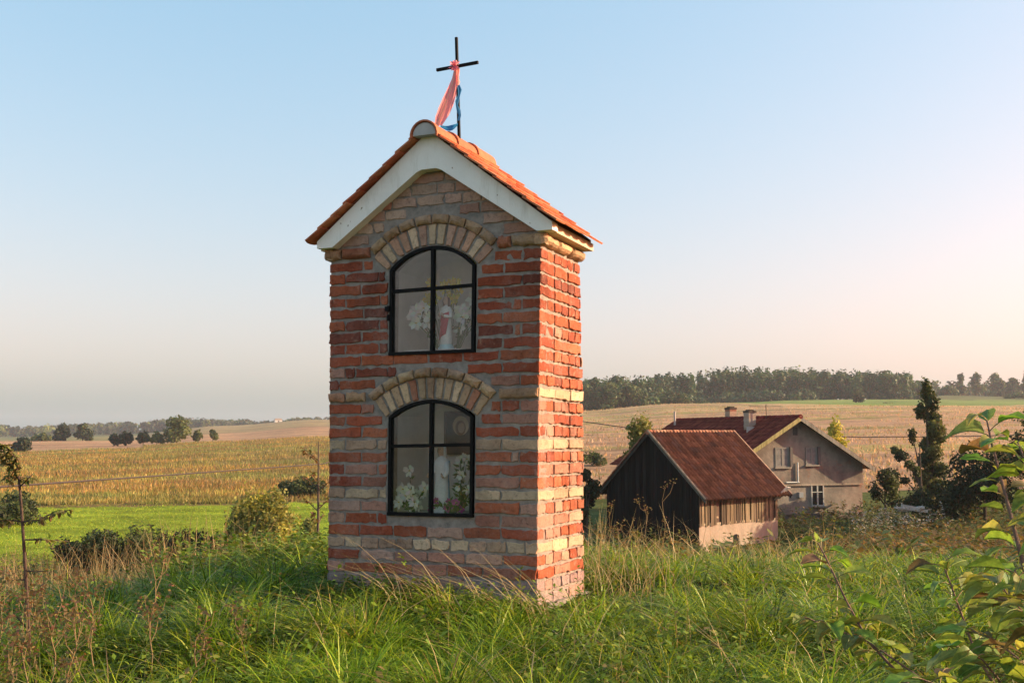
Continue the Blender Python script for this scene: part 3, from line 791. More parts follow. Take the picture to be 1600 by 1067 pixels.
flower_cluster("flower_bouquet", "white flowers low in the left half of the lower niche", "bouquet", SP(.60, .085, z2+.019), [(rs(-.10,.09), rs(-.05,.05), rs(.04,.19)) for _ in range(13)]+[(-.03, .02, .27)], (.06,.12,.04), (.90,.90,.88), .05, 40)
flower_cluster("flower_bouquet", "white and green flowers right of the blue robed statuette", "bouquet", SP(.92, .15, z2+.019), [(rs(-.06,.12), rs(-.05,.05), rs(.10,.36)) for _ in range(15)], (.06,.12,.04), (.86,.88,.86), .04, 60)
flower_cluster("flower_bouquet", "purple and pink flowers in front of the blue robed statuette", "bouquet", SP(.89, .075, z2+.003), [(rs(-.16,.07), rs(-.01,.02), rs(.03,.12)) for _ in range(10)], (.06,.12,.04), (.55,.08,.38), .032, 30)
def icon():
    root = empty("framed_picture", SP(.735, .53, .90), -YAW, "dark framed picture with a gold halo on the back wall of the lower niche", "picture")
    f = MB()
    for a in ((-.125,.125,0,.018), (-.125,.125,.282,.30)): f.box(a[0], a[1], -.012, .012, a[2], a[3], (.09,.07,.06))
    for a in ((-.125,-.108), (.108,.125)): f.box(a[0], a[1], -.0135, .0105, .018, .282, (.09,.07,.06))
    f.build("frame", M['paint'], root)
    p = MB(); p.box(-.108, .108, -.004, .006, .018, .282, (.10,.085,.08))
    def disc(cx, cz, rx, rz, y, c): p.add([(cx+rx*math.cos(2*math.pi*i/20), y, cz+rz*math.sin(2*math.pi*i/20)) for i in range(20)], [tuple(range(20))], c)
    disc(.0, .20, .062, .066, -.006, (.60,.47,.30)); disc(.0, .185, .040, .052, -.0075, (.22,.11,.06)); disc(.006, .185, .026, .036, -.009, (.52,.36,.24))
    p.build("picture_panel", M['paint'], root)
icon()

# ------------------------------------------------------------------ old shed
def pantile_slope(mb, o, along, down, L, S, ncol, nrow, cols, nrm, amp=.035):
    """wavy clay tile sheet: o ridge corner, along ridge unit vector, down-slope unit vector"""
    per = 4; ctone = [random.uniform(.84, 1.14) for _ in range(ncol)]
    for r in range(nrow):
        s0, s1 = S*r/nrow-.02, S*(r+1)/nrow+.03
        for c in range(ncol):
            base = tuple(v*ctone[c] for v in pick(cols)); vs = []; fs = []
            jit = random.uniform(-.006, .006); drop = random.uniform(-.012, .012)
            for q, s in enumerate((s0, s1)):
                for k in range(per+1):
                    a = (c+k/per)*L/ncol
                    h = amp*math.sin(2*math.pi*k/per)+.012*(k == per)+ (.030 if q else .0)+.02+jit
                    vs.append(o+along*a+down*(s+(drop if q else 0))+nrm*h)
            n = per+1
            vs += [vs[n+k]-nrm*.02 for k in range(n)]
            for k in range(per):
                fs.append((k, k+1, n+k+1, n+k)); fs.append((n+k, n+k+1, 2*n+k+1, 2*n+k))
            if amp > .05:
                wave_shading = [1.0, 1.45, .80, .42, 1.0]; bc = len(mb.v); mb.add(vs, fs, base)
                for q2 in range(len(vs)): mb.c[bc+q2] = tuple(v*wave_shading[q2 % n] for v in base)      # light on the crests and shade in the channels, painted into the tile colour
            else: mb.add(vs, fs, base)
def build_shed():
    A = R(41); d0 = 48.0
    c0 = at(1093, 862, d0); zb = -4.35
    root = empty("old_shed", (c0.x, c0.y, zb), A, "weathered shed with dark board gable, red pantile roof and pale rendered plinth", "shed")
    # local: x along the long wall (right, away), y into the shed (gable direction, left-away), z up from zb
    L, W = 5.6, 5.45; zp = -2.80-zb; ze = -1.66-zb; za = 1.20-zb; ov = .52; tan = (za-ze)/(W/2+ov*.9)
    p = MB(); p.box(0, L, 0, W, 0, zp, (1, 1, 1)); 
    p.build("plinth_wall", M['plinth'], root)
    op = MB(); op.box(2.30, 2.72, -.012, .1, zp-.98, zp-.62); 
    op.prism([(2.51+.21*math.cos(math.pi*i/10), zp-.62+.12*math.sin(math.pi*i/10)) for i in range(11)], -.012, .1)
    op.build("cellar_opening", M['darkglass'], root)
    b = MB(); x = 0; i = 0
    while x < L-.02:
        w = random.uniform(.13, .24); w = min(w, L-x); g = random.choice([.02, .04, .06, .10])
        y = random.uniform(-.05, -.02); c = pick([(.23,.17,.11),(.18,.13,.09),(.29,.22,.145),(.12,.09,.065)])
        if not (1.02 < x < 1.32): b.box(x, x+w-g, y, y+.03, zp-.03+random.uniform(-.05,.02), ze+.22, c)
        x += w
    b.box(-.01, L, -.015, .0, zp-.02, zp+.07, (.42,.33,.24))
    b.build("board_wall", M['boards'], root)
    inn = MB(); inn.box(.02, L-.02, .03, W-.03, zp, ze+.1, (.3,.3,.3)); inn.build("inner_wall", M['deck'], root)
    br = MB(); br.box(1.0, 1.30, -.01, .02, zp+.25, zp+.33, (.4,.3,.2)); br.build("window_rail", M['boards'], root)
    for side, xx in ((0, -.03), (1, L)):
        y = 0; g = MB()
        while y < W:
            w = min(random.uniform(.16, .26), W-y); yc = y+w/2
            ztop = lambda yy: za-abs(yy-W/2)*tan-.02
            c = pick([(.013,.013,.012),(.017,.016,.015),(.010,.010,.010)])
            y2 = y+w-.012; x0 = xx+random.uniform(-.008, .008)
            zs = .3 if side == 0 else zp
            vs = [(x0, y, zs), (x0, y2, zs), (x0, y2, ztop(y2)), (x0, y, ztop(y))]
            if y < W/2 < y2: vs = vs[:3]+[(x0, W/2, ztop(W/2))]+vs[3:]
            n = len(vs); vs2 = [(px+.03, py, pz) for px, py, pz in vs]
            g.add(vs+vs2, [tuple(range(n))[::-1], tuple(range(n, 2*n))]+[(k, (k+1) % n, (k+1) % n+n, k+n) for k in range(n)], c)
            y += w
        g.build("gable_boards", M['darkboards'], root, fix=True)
    pr = MB()
    for xx in (-.17, L+.33):
        for s in (0, 1):
            y0, y1 = (-ov, W/2) if s == 0 else (W+ov, W/2)
            z0, z1 = za-(W/2+ov)*tan, za
            vs = [(xx, y0, z0-.16), (xx+.03, y0, z0-.16), (xx+.03, y1, z1-.16), (xx, y1, z1-.16), (xx, y0, z0+.0), (xx+.03, y0, z0), (xx+.03, y1, z1), (xx, y1, z1)]
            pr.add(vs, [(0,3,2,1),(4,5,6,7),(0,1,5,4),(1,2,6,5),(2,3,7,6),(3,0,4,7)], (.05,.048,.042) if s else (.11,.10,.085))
    pr.build("verge_board", M['boards'], root, fix=True)
    X0, X1 = -.2, L+.40; LL = X1-X0; S = math.hypot(W/2+ov, (W/2+ov)*tan)
    t = MB(); cols = [(.27,.105,.052),(.24,.092,.048),(.30,.12,.06),(.21,.085,.048),(.26,.10,.052),(.20,.09,.056)]
    th = math.atan(tan)
    for s in (-1, 1):
        dn = Vector((0, s*math.cos(th), -math.sin(th))); nr = Vector((0, s*math.sin(th), math.cos(th)))
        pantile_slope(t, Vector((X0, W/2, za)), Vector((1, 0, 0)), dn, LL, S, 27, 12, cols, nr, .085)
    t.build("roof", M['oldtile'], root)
    under = MB()
    for s in (-1, 1):
        y1 = W/2+s*(W/2+ov); z1 = za-(W/2+ov)*tan
        under.add([(X0+.02, W/2, za-.02), (X1-.02, W/2, za-.02), (X1-.02, y1, z1-.02), (X0+.02, y1, z1-.02)], [(0, 1, 2, 3)], (1, 1, 1))
    under.build("roof_boarding", M['deck'], root)
    rd = MB()
    for k in range(14):
        xa, xb = X0+LL*k/14, X0+LL*(k+1)/14+.03
        rd.tube([(xa, W/2, za-.02), (xb, W/2, za-.03)], [.115, .105], pick([(.42,.20,.12),(.46,.26,.16),(.36,.15,.09)]), 10)
    rd.build("ridge_tiles", M['oldtile'], root)
    vt = MB()
    for s in (-1,):
        for xx in (X0+.02, X1-.02): vt.tube([(xx, W/2, za+.06), (xx, W/2+s*(W/2+ov), za-(W/2+ov)*tan+.05)], .045, (.50,.33,.22), 6)
    vt.build("verge_tiles", M['oldtile'], root)
    lt = MB()
    for k in range(3): lt.box(0, .05, -.5-.06*k, .3, .0, .05, (.6,.55,.5), Matrix.Translation((L+.02-k*.18, -ov+.2, ze-.02-.02*k)) @ Matrix.Rotation(-th, 4, 'X'))
    lt.build("loose_batten", M['boards'], root)
build_shed()

# ------------------------------------------------------------------ farmhouse
def build_house():
    PH = R(20.0); ap = at(1241, 652, 60.0); zb = -3.9
    root = empty("farmhouse", (ap.x, ap.y, zb), PH, "old farmhouse with peeling grey stucco gable, dark red roof and two chimneys", "house")
    # local x along the gable (to the right, away), y along the ridge (away), z up; apex at x = 0
    hw, Ln = 4.27, 12.6; za = 2.0-zb; tan = 2.78/4.72; ze = za-hw*tan; ov = .62; th = math.atan(tan); half = hw+.48
    w = MB()
    # wall ring with a pentagon gable front and back
    def pent(y0, y1): w.prism([(-hw, 0), (hw, 0), (hw, ze), (0, za-.03), (-hw, ze)], y0, y1)
    pent(0, .3); pent(Ln-.3, Ln)
    w.box(-hw, -hw+.3, .3, Ln-.3, 0, ze); w.box(hw-.3, hw, .3, Ln-.3, 0, ze)
    w.build("wall", M['stucco'], root)
    gb = MB(); z0 = 1.72+.62
    gb.prism([(-hw-.02, 2.33), (hw+.02, 2.33), (hw+.02, ze+.0), (0, za-.05), (-hw-.02, ze)], -.05, -.004, (.86, .85, .84))
    gb.build("upper_cladding", M['stucco'], root)
    st = MB(); st.box(-hw-.03, hw+.03, -.09, -.06, 2.24, 2.34, (1.25,1.22,1.15)); st.build("string_course", M['stucco'], root)
    pt = MB(); pt.box(-hw-.02, hw+.02, -.06, -.003, 0, .75, (.55,.55,.58)); pt.build("footing", M['stucco'], root)
    r = MB(); under = MB()
    cols = [(.17,.036,.024),(.19,.042,.027),(.15,.032,.022),(.21,.05,.03)]
    for s in (-1, 1):
        dn = Vector((s*math.cos(th), 0, -math.sin(th))); nr = Vector((s*math.sin(th), 0, math.cos(th)))
        S = half/math.cos(th)
        pantile_slope(r, Vector((0, -ov, za)), Vector((0, 1, 0)), dn, Ln+2*ov, S, 44, 14, cols, nr)
        under.add([Vector((0, -ov+.03, za-.02)), Vector((0, Ln+ov, za-.02)), Vector((s*half, Ln+ov, za-.02-half*tan)), Vector((s*half, -ov+.03, za-.02-half*tan))], [(0, 1, 2, 3)])
    rf = r.build("roof", M['oldtile'], root); under.build("roof_boarding", M['deck'], root)
    vb = MB()
    for s in (-1, 1):
        z0, z1 = za-half*tan, za
        x0, x1 = s*half, 0
        vs = [(x0, -ov, z0-.20), (x0, -ov+.04, z0-.20), (x1, -ov+.04, z1-.20), (x1, -ov, z1-.20), (x0, -ov, z0+.05), (x0, -ov+.04, z0+.05), (x1, -ov+.04, z1+.05), (x1, -ov, z1+.05)]
        vb.add(vs, [(0,3,2,1),(4,5,6,7),(0,1,5,4),(1,2,6,5),(2,3,7,6),(3,0,4,7)], (.40,.34,.15) if s < 0 else (.30,.27,.22))
    vb.build("verge_board", M['boards'], root, fix=True)
    rd = MB()
    for k in range(24): rd.tube([(0, -ov+k*(Ln+2*ov)/24, za+.02), (0, -ov+(k+1)*(Ln+2*ov)/24+.03, za+.01)], [.13, .115], pick([(.19,.035,.03),(.16,.03,.026)]), 8)
    rd.build("ridge_tiles", M['oldtile'], root)
    pk = MB(); pk.box(-half+.3, half-.3, .0, .012, 0, .01); 
    def chimney(x, y, zlow, ztop, cols_):
        c = MB(); nb = 8
        hgt = (ztop-zlow)
        for i in range(nb):
            zz0, zz1 = zlow+hgt*i/nb, zlow+hgt*(i+1)/nb-.012
            j = .012*(i % 2)
            c.box(x-.22-j, x+.22+j, y-.27, y+.27, zz0, zz1, pick(cols_))
        c.box(x-.20, x+.20, y-.25, y+.25, zlow, ztop-.03, (.4,.35,.3))
        o = c.build("chimney", M['tile'], root)
        k = MB(); k.box(x-.25, x+.25, y-.30, y+.30, ztop-.015, ztop+.10, (.35,.30,.28)); k.box(x-.14, x+.14, y-.2, y+.2, ztop+.10, ztop+.16, (.12,.1,.1))
        k.build("chimney_cap", M['stucco'], o)
    def on_roof(px, py, d):
        q = at(px, py, d); e = Matrix.Rotation(-PH, 4, 'Z') @ (q-Vector((ap.x, ap.y, zb))); return e
    chimney(.25, 6.9, za-.5, za+.58, [(.42,.28,.20),(.48,.37,.29),(.38,.16,.10),(.45,.32,.24)])
    chimney(-.95, 2.9, za-1.0, za+.30, [(.38,.26,.19),(.34,.20,.14),(.42,.32,.25)])
    fl = MB(); fl.box(-1.45, -.55, 2.35, 2.45, za-.95, za-.50, (.9,.95,1.0)); fl.build("chimney_flashing", M['concrete'], root)
    vp = MB(); vp.tube([(-.6, Ln-.3, za-.4), (-.6, Ln-.3, za+.55)], .07, (.5,.4,.35), 8); vp.build("vent_pipe", M['paint'], root)
    an = MB()
    an.tube([(-.2, 2.4, za-.1), (-.2, 2.4, za+.75)], .02, k=5); an.tube([(-1.3, 2.3, za+.62), (.9, 2.6, za+.66)], .012, k=5)
    for k in range(6): an.tube([(-1.1+.35*k, 2.05, za+.63), (-1.1+.35*k, 2.75, za+.65)], .008, k=4)
    an.build("aerial", M['wire'], root)
    def window(x0, x1, z0, z1, kind):
        f = MB(); wd = (.44,.42,.38) if kind == 'open' else (.22,.205,.18); y0 = -.085; t = .07
        f.box(x0, x0+t, y0, .0, z0, z1, wd); f.box(x1-t, x1, y0, .0, z0, z1, wd)
        f.box(x0+t, x1-t, y0+.003, .0, z1-t, z1, wd); f.box(x0+t, x1-t, y0+.003, .0, z0, z0+t, wd)
        xm = (x0+x1)/2; f.box(xm-.045, xm+.045, y0+.006, .0, z0+t, z1-t, wd)
        f.box(x0+t, xm-.045, y0+.01, .0, z0+(z1-z0)*.62, z0+(z1-z0)*.62+.05, wd)
        f.box(xm+.045, x1-t, y0+.01, .0, z0+(z1-z0)*.62, z0+(z1-z0)*.62+.05, wd)
        o = f.build("window", M['paint'], root)
        p = MB(); p.box(x0+t, x1-t, -.062, -.058, z0+t, z1-t)
        p.build("pane", M['darkglass'] if kind == 'open' else mat_plain("dusty_pane", (.20,.19,.175), .5, 0, .45, 3, 0), o)
        s = MB(); s.box(x0-.08, x1+.08, -.17, -.0, z0-.07, z0-.004, (.30,.26,.21)); s.build("sill", M['paint'], o)
        if kind == 'shade':
            l = MB(); l.box(x1+.005, x1+.16, -.15, -.052, z0, z1+.03, (.12,.10,.09)); l.build("reveal_board", M['paint'], o)
    k = 29.0
    lx = lambda px: (px-1247)/(k*.94)+.04
    lz = lambda py: za-(py-652)/k
    window(lx(1211), lx(1235), lz(729), lz(699), 'shade')
    window(lx(1263), lx(1283), lz(726), lz(699), 'shade')
    window(lx(1271), lx(1293), lz(790), lz(756), 'open')
    v = MB(); v.box(lx(1242), lx(1250), -.062, -.0, lz(680), lz(667), (.06,.055,.05)); v.build("attic_vent", M['paint'], root)
    pp = MB(); pp.tube([(lx(1248), -.12, lz(752)), (lx(1248), -.12, lz(722))], .04, (.72,.70,.66), 8); pp.tube([(lx(1228), -.11, lz(752.5)), (lx(1250), -.11, lz(752.5))], .035, (.72,.70,.66), 8)
    pp.build("white_pipe", M['paint'], root)
    bx = MB(); bx.box(lx(1249), lx(1256), -.16, -.0, lz(776), lz(768), (.30,.31,.32)); bx.build("meter_box", M['paint'], root)
    return root
build_house()

# ------------------------------------------------------------------ wires
def wire(pts, label, r=.012):
    m = MB(); m.tube(pts, r, k=5); o = m.build("overhead_wire", M['wire']); tag(o, label, "wire", None)
P = [at(-900, 795, 22), at(0, 760.5, 34), at(250, 743, 46), at(505, 724.5, 62), at(610, 695, 74), at(700, 632, 86)]
wire(P, "single wire sagging low across the golden field left of the shrine", .032)
P = [at(700, 622, 86), at(800, 642, 86), at(912, 658.5, 86), at(975, 667.5, 86), at(1075, 675, 86), at(1200, 680, 86), at(1340, 682.8, 86), at(1480, 682, 86), at(1600, 679.5, 86), at(2300, 645, 86)]
wire(P, "thin wire running behind the farmhouse across the stubble slope", .035)
def pole():
    t = at(700, 619, 86.0); b = gz(t.x, t.y); root = empty("utility_pole", (t.x, t.y+.12, b), 0, "wooden utility pole carrying the two wires, hidden behind the shrine", "pole")
    m = MB(); m.tube([(0, 0, -.5), (0, 0, (t.z-b)*.5), (0, 0, t.z-b+.3)], [.15, .13, .10], (.16,.12,.09), 8); m.build("post", M['bark'], root)
    k = MB(); k.box(-.5, .5, -.06, .05, t.z-b-.12, t.z-b-.02, (.14,.11,.08)); k.build("crossarm", M['bark'], root)
pole()

# ------------------------------------------------------------------ vegetation
def leaf_cloud(blobs, n, size, cols, var=.25, nr=.5, shell=.55, seed=1):
    """scattered leaf faces filling ellipsoids; blobs: (cx,cy,cz,rx,ry,rz)"""
    r = np.random.default_rng(seed); B = np.array(blobs, float)
    wgt = B[:, 3]*B[:, 4]+B[:, 4]*B[:, 5]; wgt = wgt/wgt.sum()
    k = r.choice(len(B), n, p=wgt)
    d = r.normal(size=(n, 3)); d /= np.linalg.norm(d, axis=1)[:, None]
    rad = shell+(1-shell)*r.random(n)**.7; sp = r.random(n) < .10; rad = np.where(sp, rad*r.uniform(1.05, 1.45, n), rad); rad *= 1+.18*np.sin(d[:, 0]*5+k)*np.cos(d[:, 2]*6+k*2)
    p = B[k, :3]+d*rad[:, None]*B[k, 3:]
    nrm = d+r.normal(size=(n, 3))*nr; nrm[:, 2] += .2; nrm /= np.linalg.norm(nrm, axis=1)[:, None]
    a = np.cross(nrm, r.normal(size=(n, 3))); a /= np.linalg.norm(a, axis=1)[:, None]; b = np.cross(nrm, a)
    s = size*r.uniform(.6, 1.5, n)
    V = np.stack([p-a*s[:, None]*.75, p-b*s[:, None]*.42, p+a*s[:, None]*.75, p+b*s[:, None]*.42], 1).reshape(-1, 3)
    F = np.arange(4*n).reshape(n, 4)
    cb = np.array(cols)[r.integers(0, len(cols), len(B))][k]; c2 = np.array(cols)[r.integers(0, len(cols), n)]
    C = (cb*.65+c2*.35)*r.uniform(1-var, 1+var, n)[:, None]
    return V, F, np.repeat(C, 4, 0)
def blob_set(h, w, kind, seed):
    r = random.Random(seed); B = []
    if kind == 'round':
        for k in range(14):
            a = r.uniform(0, 6.28); t = r.uniform(0, 1); rr = w*.5*(1-.55*abs(t-.4)**1.3*1.6)*r.uniform(.35, .75)
            s = w*r.uniform(.16, .27); B.append((rr*math.cos(a), rr*math.sin(a), h*(.20+.66*t), s, s, s*.85))
        B.append((0, 0, h*.58, w*.28, w*.28, h*.25))
    elif kind == 'column':
        for k in range(16):
            t = k/15; a = r.uniform(0, 6.28); ww = w*(.42*(1-t)**.35+.12)*r.uniform(.75, 1.15); o = ww*.5
            s = max(ww*.55, w*.12); B.append((o*math.cos(a), o*math.sin(a), h*(.08+.86*t), s, s, h*.06))
    elif kind == 'bush':
        for k in range(13):
            a = r.uniform(0, 6.28); rr = w*.5*r.random()**.5*.75; t = (1-(rr/(w*.5))**2)
            s = w*r.uniform(.14, .24); B.append((rr*math.cos(a), rr*math.sin(a), max(h*.18, h*.86*t*r.uniform(.55, 1.0)), s, s, min(h*.30, s)))

    elif kind == 'clump':
        for k in range(15):
            a = r.uniform(0, 6.28); t = r.uniform(0, 1); rr = w*.5*(1-.75*t)*r.uniform(.3, .85)
            s = w*r.uniform(.15, .26); B.append((rr*math.cos(a), rr*math.sin(a), h*(.12+.74*t), s, s, s*.8))
        B.append((0, 0, h*.84, w*.2, w*.2, h*.16))
    elif kind == 'conifer':
        for k in range(9):
            t = k/8; s = w*.5*(1-t)*.9+w*.06; B.append((r.uniform(-.1, .1)*w, r.uniform(-.1, .1)*w, h*(.15+.82*t), s, s, h*.08))
    zt = max(b[2]+b[5]*.92 for b in B); f = h/zt
    return [(b[0], b[1], b[2]*f, b[3], b[4], b[5]*f) for b in B]
def tree(name, label, cat, base, h, w, kind, n, leaf, cols, seed, group=None, trunk=True, lean=(0, 0), bark=(.10,.075,.055), blobs=None):
    root = empty(name, base, 0, label, cat, group)
    B = blobs or blob_set(h, w, kind, seed)
    near = base[1] < 130
    V, F, C = leaf_cloud(B, int(n*(1.9 if near else 1.2)), leaf*(.72 if near else .9), cols, nr=1.0 if near else .5, shell=.30 if near else .5, seed=seed)
    V[:, 0] += lean[0]*V[:, 2]; V[:, 1] += lean[1]*V[:, 2]
    arrays("crown", V, F, C, M['leaf'], root)
    if trunk:
        t = MB(); r0 = max(h*.022, .02); r = random.Random(seed)
        t.tube([(lean[0]*h*f, lean[1]*h*f, h*f*.85-.15) for f in (0, .2, .45, .7, 1)], [r0*1.3, r0, r0*.8, r0*.5, r0*.2], bark, 7)
        for b in r.sample(B, min(7, len(B))):
            z0 = min(b[2]*.55, h*.5); t.tube([(lean[0]*z0, lean[1]*z0, z0), (b[0]*.5+lean[0]*b[2]*.8, b[1]*.5, (z0+b[2])*.52), (b[0]+lean[0]*b[2], b[1], b[2])], [r0*.5, r0*.35, r0*.12], bark, 5)
        t.build("trunk", M['bark'], root)
    return root
G_DARK = [(.030,.042,.018),(.040,.055,.020),(.024,.034,.016)]
G_MID = [(.10,.125,.036),(.125,.145,.04),(.075,.10,.03)]
G_OLIVE = [(.20,.20,.05),(.24,.23,.055),(.15,.17,.045)]
G_YEL = [(.44,.38,.05),(.36,.34,.05),(.50,.42,.06)]
SCR = "trees and shrubs scattered over the valley"
def plant(name, label, cat, px, d, top, wpx, kind, n, leaf, cols, seed, **k):
    b = stand(px, d); b.z -= .15
    h = at(px, top, d).z-b.z; w = wpx/FPX*d
    return tree(name, label, cat, b, h, w, kind, n, leaf, cols, seed, **k)
# near the farm
plant("poplar_tree", "tall narrow dark tree standing right of the farmhouse", "tree", 1450, 58, 592, 62, 'column', 5600, .16, [(.06,.08,.028),(.09,.105,.034),(.05,.065,.024),(.15,.15,.045)], 21, lean=(-.03, 0))
b = stand(1432, 57); hh_ = at(1400, 672, 57).z-b.z
tree("crooked_tree", "small crooked tree leaning away from the tall narrow tree", "tree", b, hh_, 1.6, 'round', 1100, .13, G_DARK+G_MID[:1], 23,
     blobs=[(-.35,0,hh_*.93,.22,.22,.42),(-.95,0,hh_*.72,.38,.3,.30),(-.55,0,hh_*.62,.25,.25,.25),(-1.25,.1,hh_*.78,.22,.22,.2),(-.2,0,hh_*.55,.2,.2,.3),(-.8,0,hh_*.45,.25,.2,.2),(.05,0,hh_*.3,.3,.3,.4)])
plant("dark_shrub", "broad dark shrub right of the tall narrow tree", "shrub", 1530, 54, 693, 130, 'bush', 5200, .16, G_DARK, 24)
plant("dark_shrub", "dark shrub at the right edge behind the apple shoots", "shrub", 1610, 52, 640, 95, 'bush', 2600, .15, G_DARK+G_MID[:1], 25)
plant("dark_shrub", "low dark shrub against the right corner of the farmhouse", "shrub", 1376, 60, 730, 52, 'bush', 1700, .14, G_DARK+G_MID[:1], 26)
plant("dark_shrub", "low shrub between the farmhouse corner and the tall narrow tree", "shrub", 1425, 55, 757, 70, 'bush', 1500, .14, G_DARK, 27)
plant("leafy_tree", "yellow topped tree rising behind the left end of the shed", "tree", 1000, 60, 648, 84, 'clump', 3200, .17, G_MID+G_OLIVE+[(.20,.19,.04)], 28)
plant("yellow_bush", "yellow bush showing behind the right slope of the farmhouse roof", "bush", 1302, 84, 651, 50, 'clump', 1200, .22, G_YEL, 29)
plant("dark_shrub", "dark shrub between the shrine and the shed", "shrub", 915, 50, 733, 48, 'bush', 1900, .14, G_DARK, 30)
plant("low_shrub", "low dark shrub on the stubble left of the shed", "shrub", 925, 110, 705, 44, 'bush', 500, .25, G_DARK+G_MID, 31)
plant("field_shrub", "lone dark shrub on the far hill left of the tall narrow tree", "shrub", 1339, 425, 612, 22, 'round', 420, .75, G_DARK+G_MID[:1], 32)
plant("field_shrub", "flat low shrub on the far field between the lone shrub and the tall narrow tree", "shrub", 1384, 400, 634, 18, 'bush', 200, .6, G_MID, 33)
# left valley
plant("willow_bush", "yellow green willow bush between the meadow and the shrine", "bush", 425, 40, 762, 128, 'bush', 4600, .13, G_YEL[:2]+G_OLIVE+G_OLIVE, 34, trunk=True)
plant("dark_shrub", "dark green shrub tucked under the left side of the willow bush", "shrub", 372, 41, 795, 70, 'bush', 1900, .12, G_DARK+G_MID[:1], 342)
plant("willow_bush", "lower olive bush on the right of the yellow green willow bush", "bush", 478, 38, 808, 60, 'bush', 1500, .12, G_OLIVE+G_MID, 341)
plant("dark_shrub", "dark shrub at the far edge of the meadow beside the shrine", "shrub", 478, 99, 745, 78, 'bush', 1700, .28, G_DARK+G_MID, 35)
plant("dark_shrub", "grey green shrub at the left edge of the meadow", "shrub", 18, 72, 768, 100, 'bush', 2200, .24, G_MID+G_DARK, 36)
for k, (px, w, top, lb) in enumerate(((122, 74, 838, "leftmost"), (165, 96, 824, "second from left"), (226, 120, 815, "widest and tallest"), (292, 92, 821, "second from right"), (346, 84, 829, "rightmost, nearest the willow bush"))):
    plant("hedge_shrub", "dark shrub along the near edge of the green meadow, "+lb, "shrub", px, 40+(k*37 % 5)*.5, top+4, w*1.1, 'bush', 2300, .12, [G_DARK, G_DARK+G_MID[:1], G_DARK+G_MID][k % 3], 40+k, group="dark shrubs along the near edge of the meadow")
for k, (px, d, top, w, lb, c, kd) in enumerate((
    (40, 262, 684, 34, "dark shrub at the left end of the golden field crest", G_DARK, 'round'), (103, 415, 662, 36, "left one of two dark round trees beyond the pink field", G_DARK, 'round'),
    (134, 415, 661, 30, "right one of two dark round trees beyond the pink field", G_DARK+G_MID[:1], 'round'), (70, 410, 676, 30, "low shrub left of the two dark round trees", G_MID, 'bush'),
    (183, 300, 677, 20, "low shrub at the left end of the crest hedge", G_DARK, 'bush'), (202, 300, 674, 24, "low dark shrub second from the left in the crest hedge", G_DARK, 'bush'),
    (228, 300, 673, 24, "low shrub in the middle of the crest hedge", G_DARK+G_MID, 'bush'), (249, 300, 674, 22, "low shrub against the left foot of the crest tree", G_MID, 'bush'),
    (280, 300, 649, 56, "broad green tree on the crest of the golden field", G_MID+G_OLIVE[2:], 'round'), (314, 302, 671, 22, "low shrub against the right foot of the crest tree", G_MID, 'bush'), (336, 304, 671, 16, "smallest shrub at the right end of the crest hedge", G_MID, 'bush'))):
    plant("field_tree" if kd == 'round' else "field_shrub", lb, "tree" if kd == 'round' else "shrub", px, d, top, w, 'clump' if kd == 'round' else 'bush', 900 if kd == 'round' else 420, .0022*d, c, 60+k, group="hedge and trees on the left fields")
# far right loose trees
for k, (px, top, w, d, lb) in enumerate(((1478, 602, 40, 640, "low pale tree left of the loose far trees"), (1500, 583, 22, 680, "slim far tree, left of the tall pair on the right skyline"), (1523, 582, 26, 690, "taller far tree, right of the tall pair on the right skyline"), (1552, 582, 34, 700, "broad far tree on the right skyline"), (1580, 590, 34, 700, "far tree near the right edge of the skyline"), (1604, 577, 30, 700, "tallest far tree at the right edge of the skyline"), (1592, 613, 50, 560, "dark wide far shrub on the green field at right"))):
    plant("far_tree", lb, "tree", px, d, top, w, 'clump' if k < 6 else 'bush', 700, .0019*d, G_DARK+G_MID, 80+k, group="loose trees on the right skyline")

for k, (px, w, top, lb) in enumerate(((918, 56, 601, "pale rounded tree nearest the shrine at the left end of the far wood"), (950, 66, 597, "broadest pale rounded tree at the left end of the far wood"), (984, 54, 600, "pale rounded tree on the right of the clump before the far wood"), (1003, 34, 611, "small pale tree at the right foot of the clump before the far wood"), (1046, 30, 612, "small light tree standing before the far wood above the shed"), (1066, 24, 615, "smaller light tree right beside another before the far wood above the shed"))):
    plant("rounded_tree", lb, "tree", px, 424, top, w, 'clump', 1500, .85, [(.075,.105,.034),(.10,.13,.04),(.06,.085,.03)], 120+k, group="pale rounded trees before the far wood")
def wood(name, label, items, cols, leaf, per, seed, kinds=('clump', 'conifer')):
    VV = []; FF = []; CC = []; off = 0; r = random.Random(seed)
    for k, (x, y, h, w) in enumerate(items):
        kd = kinds[0] if (r.random() < .62 or w > 10.5) else kinds[1]
        B = blob_set(h, w, kd, seed*1000+k)
        tone = r.uniform(.6, 1.5); c = [tuple(v*tone for v in q) for q in cols]
        V, F, C = leaf_cloud(B, per, leaf, [r.choice(c), r.choice(c)], nr=.32, shell=.75, var=.15, seed=seed*1000+k)
        V = V+np.array([x, y, gz(x, y)-.3]); VV.append(V); FF.append(F+off); CC.append(C); off += len(V)
        q = np.array([[x-.2, y, gz(x, y)-.5], [x+.2, y, gz(x, y)-.5], [x+.12, y, gz(x, y)+h*.7], [x-.12, y, gz(x, y)+h*.7]])
        VV.append(q); FF.append(np.array([[0, 1, 2, 3]])+off); CC.append(np.full((4, 3), .06)); off += 4
    o = arrays(name, np.vstack(VV), np.vstack(FF), np.vstack(CC), M['leaf'])
    tag(o, label, "wood", None, 'stuff')
r = random.Random(5); items = []
